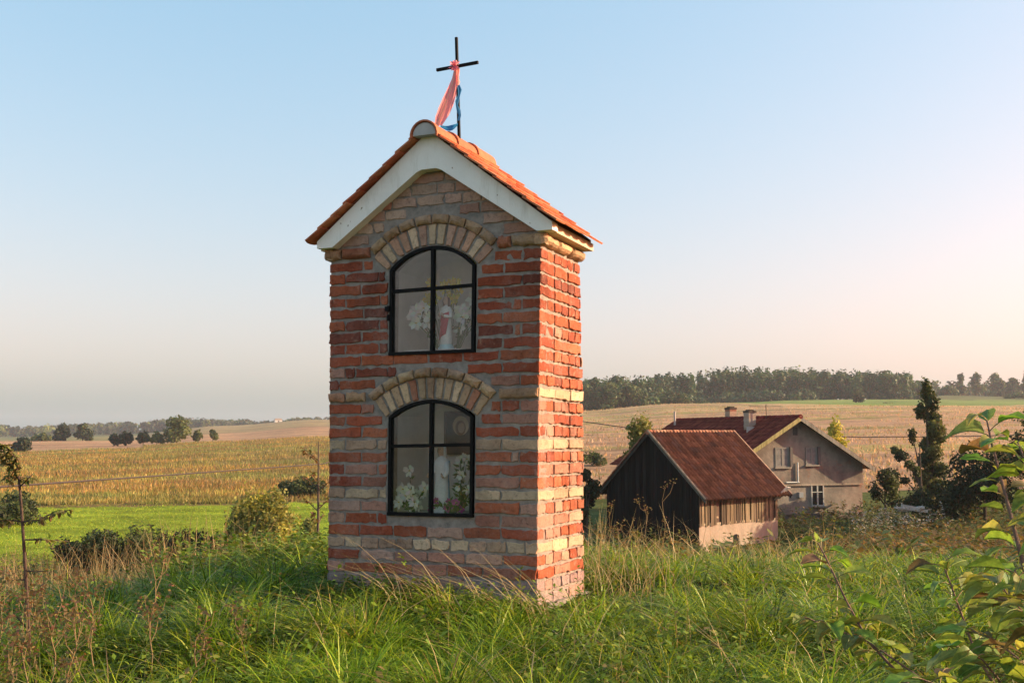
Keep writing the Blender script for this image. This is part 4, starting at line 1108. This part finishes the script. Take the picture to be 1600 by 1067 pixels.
for k in range(420):
    px = r.uniform(850, 1452); row = r.random(); d = np.interp(px, (1000, 1090), (462, 512))+row*80
    top = np.interp(px, (850, 910, 960, 1000, 1060, 1120, 1170, 1250, 1330, 1380, 1420, 1452), (596, 593, 588, 588, 583, 579, 574, 577, 579, 578, 586, 604))+r.choice((-5, -2, 0, 3, 6, 9, 13))*r.uniform(.5, 1.1)
    x = (px-800)/FPX*d; g = gz(x, d); h = at(px, top, d).z-g
    items.append((x, d, max(h, 6), r.uniform(7, 12)))
for k in range(60):
    px = r.uniform(900, 1060) if k < 34 else r.uniform(1060, 1260); d = r.uniform(428, 452) if k < 34 else r.uniform(498, 508)
    top = np.interp(px, (905, 930, 960, 985, 1005, 1025, 1075, 1200, 1420), (604, 599, 597, 601, 609, 614, 612, 604, 602))+r.uniform(0, 10)
    x = (px-800)/FPX*d; g = gz(x, d); h = at(px, top, d).z-g
    if h > 3: items.append((x, d, h, r.uniform(9, 14)))
wood("far_wood", "dense mixed wood along the hill crest behind the shed and farmhouse", items, [(.026,.055,.022),(.036,.068,.026),(.022,.045,.022),(.06,.098,.032),(.045,.08,.03)], 1.0, 230, 3)
items = []
for k in range(260):
    px = r.uniform(-120, 560); d = r.uniform(1120, 1320)
    top = np.interp(px, (-120, 0, 60, 150, 210, 300, 340, 420, 520), (664, 662, 664, 660, 657, 651, 653, 656, 648))+r.uniform(0, 4)
    x = (px-800)/FPX*d; g = gz(x, d); h = at(px, top, d).z-g
    if h > 2: items.append((x, d, h, r.uniform(14, 24)))
wood("far_wood", "long bluish wood on the left horizon", items, G_DARK+G_MID[:2], 2.6, 90, 4)
items = []
for k in range(70):
    px = r.uniform(1440, 1680); d = r.uniform(760, 860); x = (px-800)/FPX*d; g = gz(x, d)
    h = at(px, 598+r.uniform(-6, 8), d).z-g; items.append((x, d, max(h, 5), r.uniform(9, 15)))
wood("far_wood", "hazy far wood at the right edge of the skyline", items, G_DARK+G_MID[:2], 1.8, 110, 6)

# tiny far building
def far_barn():
    b = stand(437, 780); root = empty("far_barn", b, R(20), "tiny pale barn on the far field left of the shrine", "barn"); root.scale = (.5, .5, .5)
    w = MB(); w.box(-5, 5, -3, 3, -1, 3, (.75,.7,.62)); w.build("wall", M['paint'], root)
    f = MB(); f.prism([(-5.4, 3.0), (5.4, 3.0), (5.0, 3.2), (4.6, 5.2), (-4.6, 5.2), (-5.0, 3.2)], -3.3, 3.3, (.45,.36,.3)); f.build("roof", M['paint'], root)
    d = MB(); d.box(-1, 1, -3.05, -2.9, -.5, 2.2, (.2,.16,.12)); d.build("door", M['paint'], root)
far_barn()
def rubble():
    b = stand(1416, 53); m = MB()
    for k in range(7):
        x = rs(-.55, .55); m.box(x-.28, x+.28, rs(-.2, 0), rs(.1, .3), rs(-.1, 0)+.1, rs(.16, .30), (1, 1, 1), Matrix.Rotation(rs(-.2, .2), 4, 'Y'))
    o = m.build("concrete_rubble", M['concrete']); o.location = (b.x, b.y, b.z+.82); tag(o, "pale broken concrete slabs under the tall narrow tree", "rubble")
rubble()

# ---- blades
def blades(name, x, y, h, w, lean, dirang, cols, mat, seg=3, curl=1.6, z=None, seed=0):
    r = np.random.default_rng(seed); n = len(x)
    z = ground(x, y)-.02 if z is None else z
    dx, dy = np.cos(dirang), np.sin(dirang); px, py = -dy, dx
    # facing turned a little at random
    tw = r.uniform(-1.2, 1.2, n); sx = px*np.cos(tw)+dx*np.sin(tw); sy = py*np.cos(tw)+dy*np.sin(tw)
    V = np.zeros((n, (seg+1)*2, 3))
    for i in range(seg+1):
        t = i/seg; off = lean*h*t**curl; zz = z+h*(t-.28*np.minimum(lean, 1.4)*t**2.2)
        ww = w*(1-t**1.6)*.5+w*.03
        V[:, 2*i, 0] = x+dx*off-sx*ww; V[:, 2*i, 1] = y+dy*off-sy*ww; V[:, 2*i, 2] = zz
        V[:, 2*i+1, 0] = x+dx*off+sx*ww; V[:, 2*i+1, 1] = y+dy*off+sy*ww; V[:, 2*i+1, 2] = zz
    q = np.array([[2*i, 2*i+1, 2*i+3, 2*i+2] for i in range(seg)])
    F = (np.arange(n)[:, None, None]*(seg+1)*2+q[None]).reshape(-1, 4)
    C = np.repeat(cols, (seg+1)*2, 0)
    return V.reshape(-1, 3), F, C
def merge(parts):
    V = []; F = []; C = []; o = 0
    for v, f, c in parts: V.append(v); F.append(f+o); C.append(c); o += len(v)
    return np.vstack(V), np.vstack(F), np.vstack(C)
def outside_shrine(x, y, m=.02):
    p = np.stack([x-shrine.location.x, y-shrine.location.y], 1); c, s = math.cos(YAW), math.sin(YAW)
    lx = p[:, 0]*c-p[:, 1]*s; ly = p[:, 0]*s+p[:, 1]*c
    return ~((lx > -m) & (lx < SW+m) & (ly > -m) & (ly < SD+m))
def palette(n, cols, r, lo=.75, hi=1.25): return np.array(cols)[r.integers(0, len(cols), n)]*r.uniform(lo, hi, n)[:, None]
def scatter(n, y0, y1, r, power=.6, spread=.56, m=1.0):
    y = y0+(y1-y0)*r.random(n)**power if power != 1 else r.uniform(y0, y1, n)
    x = r.uniform(-1, 1, n)*(spread*y+m); return x, y
r = np.random.default_rng(11)
parts = []
n = 250000
y = np.exp(r.uniform(math.log(2.4), math.log(16.5), n)); x = r.uniform(-1, 1, n)*(.54*y+.9)
nt = n//26; ti = r.integers(0, nt, n); tuf = r.random(n) < .68; toff = r.normal(0, 1, (n, 2))*(.030+.0035*y[ti])[:, None]
x = np.where(tuf, x[ti]+toff[:, 0], x); y = np.where(tuf, y[ti]+toff[:, 1], y); out_a = np.arctan2(toff[:, 1], toff[:, 0]); tone_t = r.uniform(.72, 1.28, nt)[ti]; tone_t = np.where(tuf, tone_t, 1.0); size_t = np.where(tuf, r.uniform(.7, 1.35, nt)[ti], .8)
k = outside_shrine(x, y); x, y, tuf, out_a, tone_t, size_t = x[k], y[k], tuf[k], out_a[k], tone_t[k], size_t[k]; n = len(x)
cl = fbm(x, y, 1.6, 2); cl2 = fbm(x, y, .55, 4)
h = (.14+.115*cl+.10*cl2)*r.uniform(.55, 1.5, n)*size_t; h = np.clip(h, .05, .48)
h *= np.clip((y-1.2)/3.2, .45, 1.0); h *= np.where(y > 9, np.clip(1+(y-9)*.06, 1, 1.35), 1)
for mg, fc in ((1.3, .86), (.85, .80), (.5, .80), (.25, .85)):
    q = ~outside_shrine(x, y, mg) & (y < 7.6+.3*x); h[q] *= fc
h = np.maximum(h, .05)
w = np.clip(.0042+.0007*y, .005, .014)*r.uniform(.6, 1.5, n)
dirang = fbm(x, y, 2.2, 8)*1.9+r.normal(0, 1.5, n)+.3; dirang = np.where(tuf, out_a+r.normal(0, .5, n)+.25*fbm(x, y, 2.2, 8), dirang)
G = palette(n, [(.15,.26,.014),(.21,.315,.018),(.09,.17,.011),(.30,.375,.030),(.05,.105,.008)], r)
dry = r.random(n) < (.012+.45*np.clip(fbm(x, y, 1.7, 14)-.42, 0, .6)); G[dry] = palette(dry.sum(), [(.36,.28,.13),(.30,.21,.09),(.42,.34,.18)], r)
G *= tone_t[:, None]; G *= (1+.18*fbm(x, y, 3.0, 6)+.14*fbm(x, y, .8, 16))[:, None]; yl = np.clip(fbm(x, y, 1.9, 19), 0, 1)[:, None]; G = G*(1-.5*yl)+G*np.array([1.35, 1.02, .9])*.5*yl
parts.append(blades("g", x, y, h, w, r.uniform(.3, 2.2, n), dirang, G, None, 3, 1.7, None, 1))
V, F, C = merge(parts)
tag(arrays("meadow_grass", V, F, C, M['grass']), "lush green grass covering the mound round the shrine", "grass", None, 'stuff')

# broad low herbs between the grass
n = 34000; y = np.exp(r.uniform(math.log(2.6), math.log(15), n)); x = r.uniform(-1, 1, n)*(.54*y+.9); k = outside_shrine(x, y, .05) & (fbm(x, y, 1.3, 31) > -.1); x, y = x[k], y[k]; n = len(x)
def leaf_quads(x, y, z, size, cols, r):
    n = len(x); a = r.uniform(0, 6.28, n); pit = r.uniform(-.2, .9, n)
    d = np.stack([np.cos(a)*np.cos(pit), np.sin(a)*np.cos(pit), np.sin(pit)], 1); s = np.stack([-np.sin(a), np.cos(a), r.normal(0, .25, n)], 1)
    p = np.stack([x, y, z], 1); L = size[:, None]
    V = np.stack([p, p+d*L*.5+s*L*.24, p+d*L-np.array([0, 0, .15])*L, p+d*L*.5-s*L*.24], 1).reshape(-1, 3)
    return V, np.arange(4*n).reshape(n, 4), np.repeat(cols, 4, 0)
V, F, C = leaf_quads(x, y, ground(x, y)+r.uniform(.02, .2, n), r.uniform(.018, .046, n), palette(n, [(.15,.25,.024),(.20,.29,.03),(.11,.19,.022),(.25,.28,.045)], r), r)
tag(arrays("ground_herbs", V, F, C, M['leaf']), "small broad leaved herbs among the grass of the mound", "herbs", None, 'stuff')

# dry straw stems
parts = []
n = 700; y = np.exp(r.uniform(math.log(4.2), math.log(14), n)); x = r.uniform(-1, 1, n)*(.53*y+.5); k = outside_shrine(x, y, .06); x, y = x[k], y[k]; n = len(x)
S = [(.40,.32,.15),(.34,.25,.11),(.46,.38,.21)]
parts.append(blades("s", x, y, r.uniform(.25, .5, n), np.full(n, .005), r.uniform(.3, 2.1, n), r.uniform(0, 6.28, n), palette(n, S, r), None, 4, 1.8, None, 2))
# straw clump right of the shrine, and along its foot
n = 120; x = r.normal(.70, .22, n); y = r.normal(8.0, .35, n); k = outside_shrine(x, y, .05); x, y = x[k], y[k]; n = len(x)
parts.append(blades("s", x, y, r.uniform(.25, .62, n), np.full(n, .006), r.uniform(.1, 1.4, n), r.uniform(0, 6.28, n), palette(n, S, r), None, 4, 1.8, None, 3))
n = 60; x = r.uniform(-.8, .25, n); y = 7.15-.42*(x+.8)+r.uniform(-.5, -.15, n)
parts.append(blades("s", x, y, r.uniform(.3, .6, n), np.full(n, .006), r.uniform(.6, 1.9, n), r.uniform(2.2, 4.0, n), palette(n, S, r), None, 4, 1.8, None, 4))
# reed like straw on the left crest
n = 5200; y = r.uniform(9.5, 14.5, n); x = r.uniform(-.52, -.19, n)*y; w_ = np.clip((-.18-x/y)/.12, .1, 1); k = (r.random(n) < w_*.85) & (fbm(x, y, 1.2, 41) > -.35); x, y = x[k], y[k]; n = len(x)
parts.append(blades("s", x, y, r.uniform(.35, .85, n), r.uniform(.006, .011, n), r.uniform(.05, .8, n), r.uniform(0, 6.28, n), palette(n, [(.34,.25,.12),(.30,.21,.10),(.40,.31,.16),(.25,.16,.075)], r), None, 3, 1.8, None, 5))
# sparse tall stems on the right crest
n = 300; y = r.uniform(9, 13, n); x = r.uniform(.07, .30, n)*y
parts.append(blades("s", x, y, r.uniform(.3, .7, n), np.full(n, .007), r.uniform(.1, 1.0, n), r.uniform(0, 6.28, n), palette(n, S, r), None, 3, 1.8, None, 6))
V, F, C = merge(parts)
tag(arrays("dry_straw", V, F, C, M['leaf']), "dry straw coloured grass stems standing in the green grass", "straw", None, 'stuff')

# leafy weeds on the crest, left of and right of the shrine
def weeds(name, label, x, y, hmin, hmax, leaf, cols, seed, per=16, droop=.0):
    r = np.random.default_rng(seed); n = len(x); z = ground(x, y); h = r.uniform(hmin, hmax, n); P = []
    ang = r.uniform(0, 6.28, n); ln = r.uniform(0, .35, n)
    sc = palette(n, [(.12,.12,.05),(.16,.13,.06)], r)
    P.append(blades("w", x, y, h, np.full(n, .009), ln, ang, sc, None, 3, 1.5, None, seed))
    for q in range(per):
        t = r.uniform(.25, 1.0, n); off = ln*h*t**1.5
        P.append(leaf_quads(x+np.cos(ang)*off, y+np.sin(ang)*off, z+h*(t-.28*ln*t**2.2), r.uniform(.6, 1.3, n)*leaf*(1.25-.5*t), palette(n, cols, r), r))
    V, F, C = merge(P); tag(arrays(name, V, F, C, M['leaf']), label, "weeds", None, 'stuff')
n = 900; y = r.uniform(8.4, 12.5, n); x = r.uniform(-.33, -.13, n)*y; k = r.random(n) < np.clip((x/y+.34)/.10, .15, 1); x, y = x[k], y[k]
weeds("leafy_weeds", "tall leafy green weeds on the crest left of the shrine", x, y, .20, .52, .075, [(.14,.22,.028),(.19,.27,.034),(.10,.17,.024),(.24,.26,.05)], 51, 16)
n = 520; y = r.uniform(8.8, 13.0, n); x = r.uniform(.07, .60, n)*y
weeds("leafy_weeds", "leafy green weeds along the crest right of the shrine", x, y, .08, .24, .065, [(.18,.27,.028),(.23,.31,.034),(.13,.21,.024)], 52, 12)
n = 420; y = np.exp(r.uniform(math.log(4.0), math.log(9.5), n)); x = r.uniform(-1, 1, n)*(.52*y+.3); k = outside_shrine(x, y, .10) & (fbm(x, y, 1.5, 91) > .05); x, y = x[k], y[k]
weeds("leafy_weeds", "broad leaved weeds standing among the foreground grass", x, y, .10, .34, .055, [(.13,.21,.026),(.18,.26,.032),(.10,.165,.024),(.23,.24,.05),(.22,.17,.06)], 57, 14)
n = 260; t_ = r.random(n); x = -1.30+1.52*t_+r.normal(0, .05, n); y = 7.42-.62*t_-r.uniform(.04, .40, n); k = outside_shrine(x, y, .04); x, y = x[k], y[k]
weeds("leafy_weeds", "rank green weeds hugging the foot of the shrine front", x, y, .04, .14, .04, [(.12,.20,.026),(.16,.24,.032),(.09,.155,.022),(.20,.22,.045)], 58, 12)
# rank growth in the dip in front of the farm
n = 3600; y = r.uniform(17, 62, n); x = r.uniform(.05, .62, n)*y; k = ~((x > 8) & (x < 13) & (y > 46)); x, y = x[k], y[k]; n = len(x)
weeds("rank_growth", "brown and green rank growth in the dip before the farmhouse", x, y, .5, 1.15, .26, [(.15,.16,.04),(.20,.13,.045),(.12,.14,.035),(.24,.15,.06),(.10,.13,.035)], 53, 12)
# rusty dock strip
n = 1500; y = r.uniform(30, 46, n); x = r.uniform(.27, .47, n)*y
weeds("rusty_dock", "rusty brown dock strip below the farmhouse", x, y, .6, 1.1, .17, [(.23,.12,.04),(.28,.16,.055),(.19,.13,.04),(.15,.15,.04)], 54, 14)
n = 170; y = r.uniform(48, 54, n); x = (r.uniform(1330, 1470, n)-800)/FPX*y
weeds("thistle_heads", "pale seeding thistles in front of the dark shrubs by the farmhouse", x, y, .9, 1.5, .14, [(.50,.43,.36),(.55,.48,.42),(.20,.17,.10)], 55, 9)
n = 1700; y = r.uniform(30, 47, n); x = r.uniform(-.50, -.16, n)*y
weeds("rank_growth", "tangled growth in the dip before the green meadow", x, y, .5, 1.0, .2, [(.11,.13,.035),(.15,.15,.04),(.20,.14,.06)], 56, 10)

# field covers
def cover(name, label, x, y, hmin, hmax, wmin, wmax, cols, seed, lean=.5, patchy=False):
    r = np.random.default_rng(seed); n = len(x)
    C = palette(n, cols, r, .82, 1.18)*(1+.25*fbm(x, y, 18, seed))[:, None]
    if patchy:
        f = np.clip(fbm(x*.45, y, 30, seed+5)*1.3+.35, 0, 1)[:, None]; C = C*(1-f)+C.mean(1)[:, None]*np.array([.98, 1.12, .30])*f
        f = np.clip(fbm(x*.6, y, 17, seed+9)*1.6-.2, 0, 1)[:, None]; C = C*(1-f*.6)+C.mean(1)[:, None]*np.array([1.25, .70, .35])*f*.6
        C *= (1+.22*fbm(x*.3, y, 9, seed+3))[:, None]
    V, F, C = blades("c", x, y, r.uniform(hmin, hmax, n), r.uniform(wmin, wmax, n), r.uniform(.05, lean, n), r.uniform(0, 6.28, n), C, None, 2, 1.6, None, seed)
    tag(arrays(name, V, F, C, M['leaf']), label, "field", None, 'stuff')
n = 110000; y = 93+(292-93)*r.random(n)**1.45; x = r.uniform(-.62, .03, n)*y; k = left_of_edge(x, y) & (y > 94+4*fbm(x, y, 14, 71)) & (y < np.where(x/y < -.33, 262, 300)); x, y = x[k], y[k]
cover("tall_weeds_field", "golden brown field of tall dry weeds left of the shrine", x, y, .2, .6, .035, .12, [(.33,.21,.052),(.38,.245,.065),(.27,.215,.045),(.22,.21,.04),(.42,.285,.095),(.34,.165,.052)], 72, patchy=True)
n = 26000; y = r.uniform(47, 95, n); x = r.uniform(-.60, .05, n)*y; k = left_of_edge(x, y); x, y = x[k], y[k]
cover("meadow_sward", "short bright green sward of the meadow", x, y, .06, .16, .03, .07, [(.27,.35,.03),(.31,.38,.035),(.23,.31,.025)], 73, 1.2)
n = 34000; y = 80+(430-80)*r.random(n)**1.5; x = r.uniform(-.05, .62, n)*y; k = ~left_of_edge(x, y) & (fbm(x*.3, y, 26, 74) > -.3) & (y < np.interp(x/y, (.10, .16, .22, .34, .5), (430, 420, 330, 315, 380))); x, y = x[k], y[k]
cover("stubble_growth", "sparse dry growth on the pinkish stubble slope behind the farm", x, y, .15, .55, .05, .2, [(.44,.27,.165),(.50,.33,.21),(.36,.22,.12),(.29,.24,.11)], 75)

# ---- individual dry stalks on the left
def stalk(px, d, top, label, branches, seed, lean=0.0, seeds=True):
    b = stand(px, d); b.z -= .03; h = at(px, top, d).z-b.z; r = random.Random(seed)
    root = empty("dry_stalk", b, 0, label, "dry weed", "dry weed stalks on the left of the mound")
    s = MB(); c = (.23,.165,.08); pts = []
    for i in range(8):
        t = i/7; pts.append(Vector((lean*h*t+.015*math.sin(i*1.7+seed), .01*math.cos(i*2.1), h*t)))
    s.tube(pts, [.0045*(1-.6*i/7) for i in range(8)], c, 5); hd = MB()
    tips = [pts[-1]]
    for k in range(branches):
        t = r.uniform(.35, .92); i = int(t*7); p = pts[i].lerp(pts[min(i+1, 7)], t*7-i); a = r.uniform(0, 6.28); L = h*r.uniform(.10, .28)
        q = p+Vector((math.cos(a)*.55, math.sin(a)*.3, .85))*L; s.tube([p, (p+q)/2+Vector((math.cos(a)*.02, 0, -.01)), q], [.0024, .002, .0012], c, 4); tips.append(q)
        for e in range(3):
            a2 = r.uniform(0, 6.28); q2 = q.lerp(p, r.uniform(0, .6))+Vector((math.cos(a2)*.03, math.sin(a2)*.02, .03)); tips.append(q2)
    for q in tips:
        for e in range(4):
            p = q+Vector((r.gauss(0, .014), r.gauss(0, .010), r.gauss(0, .016))); a = r.uniform(0, 6.28); d_ = Vector((math.cos(a), math.sin(a)*.5, r.uniform(-.6, .8)))*.0105; e_ = Vector((-d_.z, .004, d_.x))*.55
            hd.add([p-d_, p-e_, p+d_, p+e_], [(0, 1, 2, 3)], tuple(v*r.uniform(.7, 1.3) for v in (.21,.15,.07)))
    s.build("stem", M['bark'], root); hd.build("seed_heads", M['leaf'], root)
specs = [(247, 5.3, 878, "tallest dry stalk, left of the shrine's shadowed corner", 9, 0.02), (168, 5.1, 892, "slender branched dry stalk with bent tip left of the tallest stalk", 7, -.10), (140, 5.4, 905, "short dry stalk beside the slender branched stalk", 6, -.05),
         (392, 5.6, 948, "dry stalk leaning left in front of the shrine's shadow", 4, -.18), (300, 5.0, 955, "bent dry stalk between the tallest stalk and the shrine", 4, .2), (96, 5.0, 915, "bushy dry dock stalk right of the left sapling", 12, .05),
         (62, 4.9, 938, "bushy dry dock stalk at the foot of the left sapling", 12, -.06), (118, 4.75, 958, "low bushy dry dock stalk near the bottom left", 11, .1), (15, 5.2, 905, "bushy dry dock stalk left of the left sapling", 11, .02), (30, 4.7, 990, "lowest dry dock stalk in the bottom left corner", 9, .08), (70, 5.6, 905, "reddish dry dock stalk behind the left sapling", 10, .04)]
for k, (px, d, top, lb, nb, ln) in enumerate(specs): stalk(px, d, top, lb, nb, 200+k, ln)
specs = [(1032, 10.4, 742, "bare upright stalk nearest the shed gable on the right crest", 0.02), (986, 10.0, 800, "leaning dry stalk beside the right wall of the shrine", -.35), (960, 9.8, 790, "dry stalk leaning away from the shrine wall on the right crest", .3), (1010, 10.2, 770, "thin dry stalk before the dark shed gable", -.05), (940, 9.6, 775, "forked dry stalk close behind the shrine's right wall", .12)]
for k, (px, d, top, lb, ln) in enumerate(specs): stalk(px, d, top+20, lb, 2, 240+k, ln)

# ---- saplings and apple shoots close to the camera
def big_leaf(mb, p, d, up, L, W, c, curl=.5, fold=.35):
    d = d.normalized(); s = d.cross(up).normalized(); n = s.cross(d).normalized(); rows = 6; vs = []; fs = []
    ws = [.14, .72, 1.0, .98, .70, .10]
    for i in range(rows+0):
        t = i/(rows-1); q = p+d*(L*t)*(1-.12*curl*t)-n*(L*curl*.45*t*t)
        wv = W*.5*ws[i]; wav = .05*W*math.sin(i*2.6)
        vs += [q-s*wv+n*(fold*wv+wav), q-s*wv*.5+n*(fold*.45*wv), q, q+s*wv*.5+n*(fold*.45*wv), q+s*wv+n*(fold*wv-wav)]
    for i in range(rows-1):
        for j in range(4): fs.append((i*5+j, i*5+j+1, (i+1)*5+j+1, (i+1)*5+j))
    mb.add(vs, fs, c)
    c2 = tuple(min(.5, v*1.7) for v in c)
    mb.tube([p+n*.0008]+[vs[i*5+2]+n*.0009 for i in range(1, rows)], [.0016]*(rows-1)+[.0006], c2, 4, False)
AC = [(.22,.34,.055),(.27,.39,.065),(.18,.30,.055),(.31,.40,.08),(.36,.40,.09),(.26,.35,.12)]
AB = [(.20,.12,.05),(.16,.11,.05),(.24,.17,.08)]
def apple_bush():
    base = Vector((1.34, 2.45, gz(1.34, 2.45)))
    root = empty("apple_sapling", base, 0, "young apple sapling with broad leaves rising at the right edge of the foreground", "sapling")
    fol = MB(); r = random.Random(77)
    shoots = [  # points (px, py, depth), leaf density
        ([(1640, 1000, 2.35), (1599, 883, 2.38), (1580, 807, 2.4), (1561, 736, 2.42), (1549, 690, 2.43), (1542, 656, 2.44)], .011, 13, .082),
        ([(1590, 1120, 2.55), (1545, 1055, 2.58), (1523, 1016, 2.6), (1504, 964, 2.62), (1485, 911, 2.63), (1473, 880, 2.64)], .009, 15, .078),
        ([(1470, 1130, 2.6), (1414, 1063, 2.64), (1357, 1002, 2.68), (1323, 940, 2.7), (1290, 870, 2.72), (1278, 848, 2.73)], .009, 13, .078),
        ([(1660, 1080, 2.2), (1600, 1036, 2.25), (1556, 1000, 2.3), (1520, 985, 2.32)], .007, 8, .080),
        ([(1680, 900, 2.15), (1640, 800, 2.2), (1612, 745, 2.22), (1590, 690, 2.24)], .008, 10, .082),
        ([(1357, 1002, 2.68), (1310, 985, 2.66), (1262, 965, 2.64)], .005, 6, .072),
        ([(1640, 1000, 2.3), (1575, 930, 2.3), (1560, 905, 2.3)], .005, 6, .08),
        ([(1590, 1120, 2.5), (1500, 1085, 2.45), (1440, 1060, 2.42)], .006, 8, .078),
        ([(1590, 1120, 2.3), (1560, 1060, 2.25), (1535, 1030, 2.22), (1500, 1012, 2.2)], .006, 8, .08),
        ([(1650, 1000, 2.1), (1610, 940, 2.1), (1585, 890, 2.12)], .006, 7, .08)]
    trunk = MB(); tp = base-root.location
    j0 = at(1700, 1240, 2.4)
    trunk.tube([Vector((0, 0, -.1)), (j0-base)*.6, j0-base], [.028, .024, .02], (.20,.14,.11), 8)
    trunk.build("trunk", M['bark'], root)
    for pts, rad, nl, ll in shoots:
        br = MB(); P = [at(*q)-base for q in pts]
        if pts[0][1] > 990: P = [j0-base]+P
        n = len(P); br.tube(P, [max(rad*(1-.7*i/(n-1))*.55, .0016) for i in range(n)], (.22,.14,.115), 7)
        cum = [0]
        for i in range(n-1): cum.append(cum[-1]+(P[i+1]-P[i]).length)
        s0 = cum[1] if pts[0][1] > 990 else cum[0]
        nl = int(nl*2.6)
        for k in range(nl+1):
            s = s0+(cum[-1]-s0)*(k/nl)**.9; i = max(j for j in range(n-1) if cum[j] <= s+1e-9); f = (s-cum[i])/max(cum[i+1]-cum[i], 1e-6); p = P[i].lerp(P[i+1], min(f, 1)); ax = (P[i+1]-P[i]).normalized()
            a = k*2.4+r.uniform(-.4, .4); sd_ = Vector((math.cos(a), math.sin(a)*.8, 0))
            d = (sd_*.95+ax*.35+Vector((0, 0, r.uniform(-.15, .35)))).normalized()
            pl = r.uniform(.015, .035); q = p+d*pl
            br.tube([p, p+d*pl*.6+Vector((0, 0, .002)), q], .0014, (.26,.22,.10), 4, False)
            L = ll*r.uniform(.6, 1.15); c = r.choice(AC) if r.random() > .05 else r.choice(AB); c = tuple(v*r.uniform(.85, 1.2) for v in c)
            big_leaf(fol, q, d+Vector((0, 0, -.15)), Vector((r.gauss(0, .3), r.gauss(0, .3), 1)).normalized(), L, L*r.uniform(.48, .64), c, r.uniform(.2, 1.7), r.uniform(.05, .9))
        br.build("branch", M['bark'], root)
    fol.build("foliage", M['bigleaf'], root, smooth=True)
apple_bush()
def thin_sapling():
    base = stand(46, 5.45); base.z -= .05
    root = empty("thin_sapling", base, 0, "thin half bare sapling with a curled leafy tip at the left edge", "sapling")
    r = random.Random(31); d = 5.45; fol = MB()
    t = MB(); P = [at(*q)-base for q in ((46, 1010, d), (42, 930, d), (38, 860, d), (34, 800, d), (30, 750, d), (24, 715, d), (10, 697, d), (-6, 694, d))]
    t.tube([Vector((P[0].x, 0, -.1))]+P, [.010, .0095, .009, .008, .007, .006, .005, .0035, .002], (.085,.055,.042), 7); t.build("trunk", M['bark'], root)
    brs = [[(36, 815, d), (60, 812, d), (85, 800, d-.05), (112, 796, d-.1)], [(36, 815, d), (12, 812, d), (-10, 815, d)], [(40, 843, d), (70, 843, d), (108, 846, d+.1)], [(31, 760, d), (44, 748, d), (50, 742, d)],
           [(42, 892, d), (75, 892, d)], [(42, 905, d), (10, 907, d), (-20, 912, d)], [(24, 715, d), (22, 735, d), (12, 752, d)], [(30, 750, d), (14, 725, d), (4, 700, d)], [(45, 985, d), (25, 962, d), (0, 968, d)]]
    for k, bq in enumerate(brs):
        b = MB(); Q = [at(*q)-base for q in bq]; b.tube(Q, [.0042]+[.003]*(len(Q)-2)+[.0015], (.09,.06,.045), 5); b.build("branch", M['bark'], root)
        for e in range(5 if k in (4, 5) else (52 if k in (0, 6, 7) else (34 if k == 1 else 18))):
            f = r.uniform(.2, 1.0)*(len(Q)-1); i = min(int(f), len(Q)-2); p = Q[i].lerp(Q[i+1], f-i)
            dd = Vector((r.gauss(0, 1), r.gauss(0, 1), r.uniform(-1.0, .5))); c = tuple(v*r.uniform(.7, 1.2) for v in r.choice([(.20,.21,.06),(.25,.22,.075),(.16,.17,.055),(.30,.22,.09)]))
            big_leaf(fol, p+dd.normalized()*.01, dd, Vector((r.gauss(0, .5), r.gauss(0, .5), 1)), r.uniform(.02, .038), r.uniform(.012, .02), c, r.uniform(.2, 1.2), .4)
    for e in range(90):
        f = r.uniform(0, 3.0); i = min(int(f), 2)+4; p = P[i].lerp(P[i+1], f-int(f)) if i+1 < len(P) else P[-1]
        dd = Vector((r.gauss(0, 1), r.gauss(0, 1), r.uniform(-1.2, .3))); c = tuple(v*r.uniform(.7, 1.2) for v in r.choice([(.20,.21,.06),(.25,.22,.075),(.16,.17,.055),(.30,.22,.09)]))
        big_leaf(fol, p, dd, Vector((r.gauss(0, .5), r.gauss(0, .5), 1)), r.uniform(.02, .04), r.uniform(.012, .021), c, r.uniform(.2, 1.2), .4)
    fol.build("foliage", M['bigleaf'], root, smooth=True)
thin_sapling()
def rusty_sapling():
    base = stand(497, 12.0); root = empty("rusty_sapling", base, 0, "small twiggy sapling with rusty leaves just behind the shrine's left wall", "sapling"); r = random.Random(8)
    top = at(500, 690, 12).z-base.z; t = MB(); fol = MB()
    t.tube([(0, 0, -.1), (.03, 0, top*.5), (.02, 0, top)], [.02, .014, .005], (.12,.09,.07), 6)
    for k in range(9):
        z = top*r.uniform(.45, .95); a = r.uniform(0, 6.28); q = Vector((math.cos(a)*.16, math.sin(a)*.15, z+.12)); t.tube([(.025, 0, z), q], [.006, .003], (.12,.09,.07), 5)
        for e in range(9):
            p = Vector((.025, 0, z)).lerp(q, r.uniform(.3, 1.1)); dd = Vector((r.gauss(0, 1), r.gauss(0, 1), r.gauss(0, .7))); big_leaf(fol, p, dd, Vector((0, .2, 1)), .06, .032, r.choice([(.26,.13,.06),(.20,.13,.05),(.14,.13,.045)]), .6, .3)
    t.build("trunk", M['bark'], root); fol.build("foliage", M['bigleaf'], root)
rusty_sapling()

# ------------------------------------------------------------------ air
def haze():
    m = bpy.data.materials.new("haze_air"); m.use_nodes = True; t = m.node_tree
    t.nodes.remove(t.nodes["Principled BSDF"]); v = t.nodes.new("ShaderNodeVolumePrincipled")
    v.inputs["Color"].default_value = (.78, .83, .93, 1); v.inputs["Density"].default_value = .00017; v.inputs["Anisotropy"].default_value = .2
    t.links.new(v.outputs[0], t.nodes["Material Output"].inputs["Volume"])
    b = MB(); b.box(-3450, 3450, -3450, 3450, -8.0, 62.0); o = b.build("haze", m); tag(o, kind='stuff')
haze()
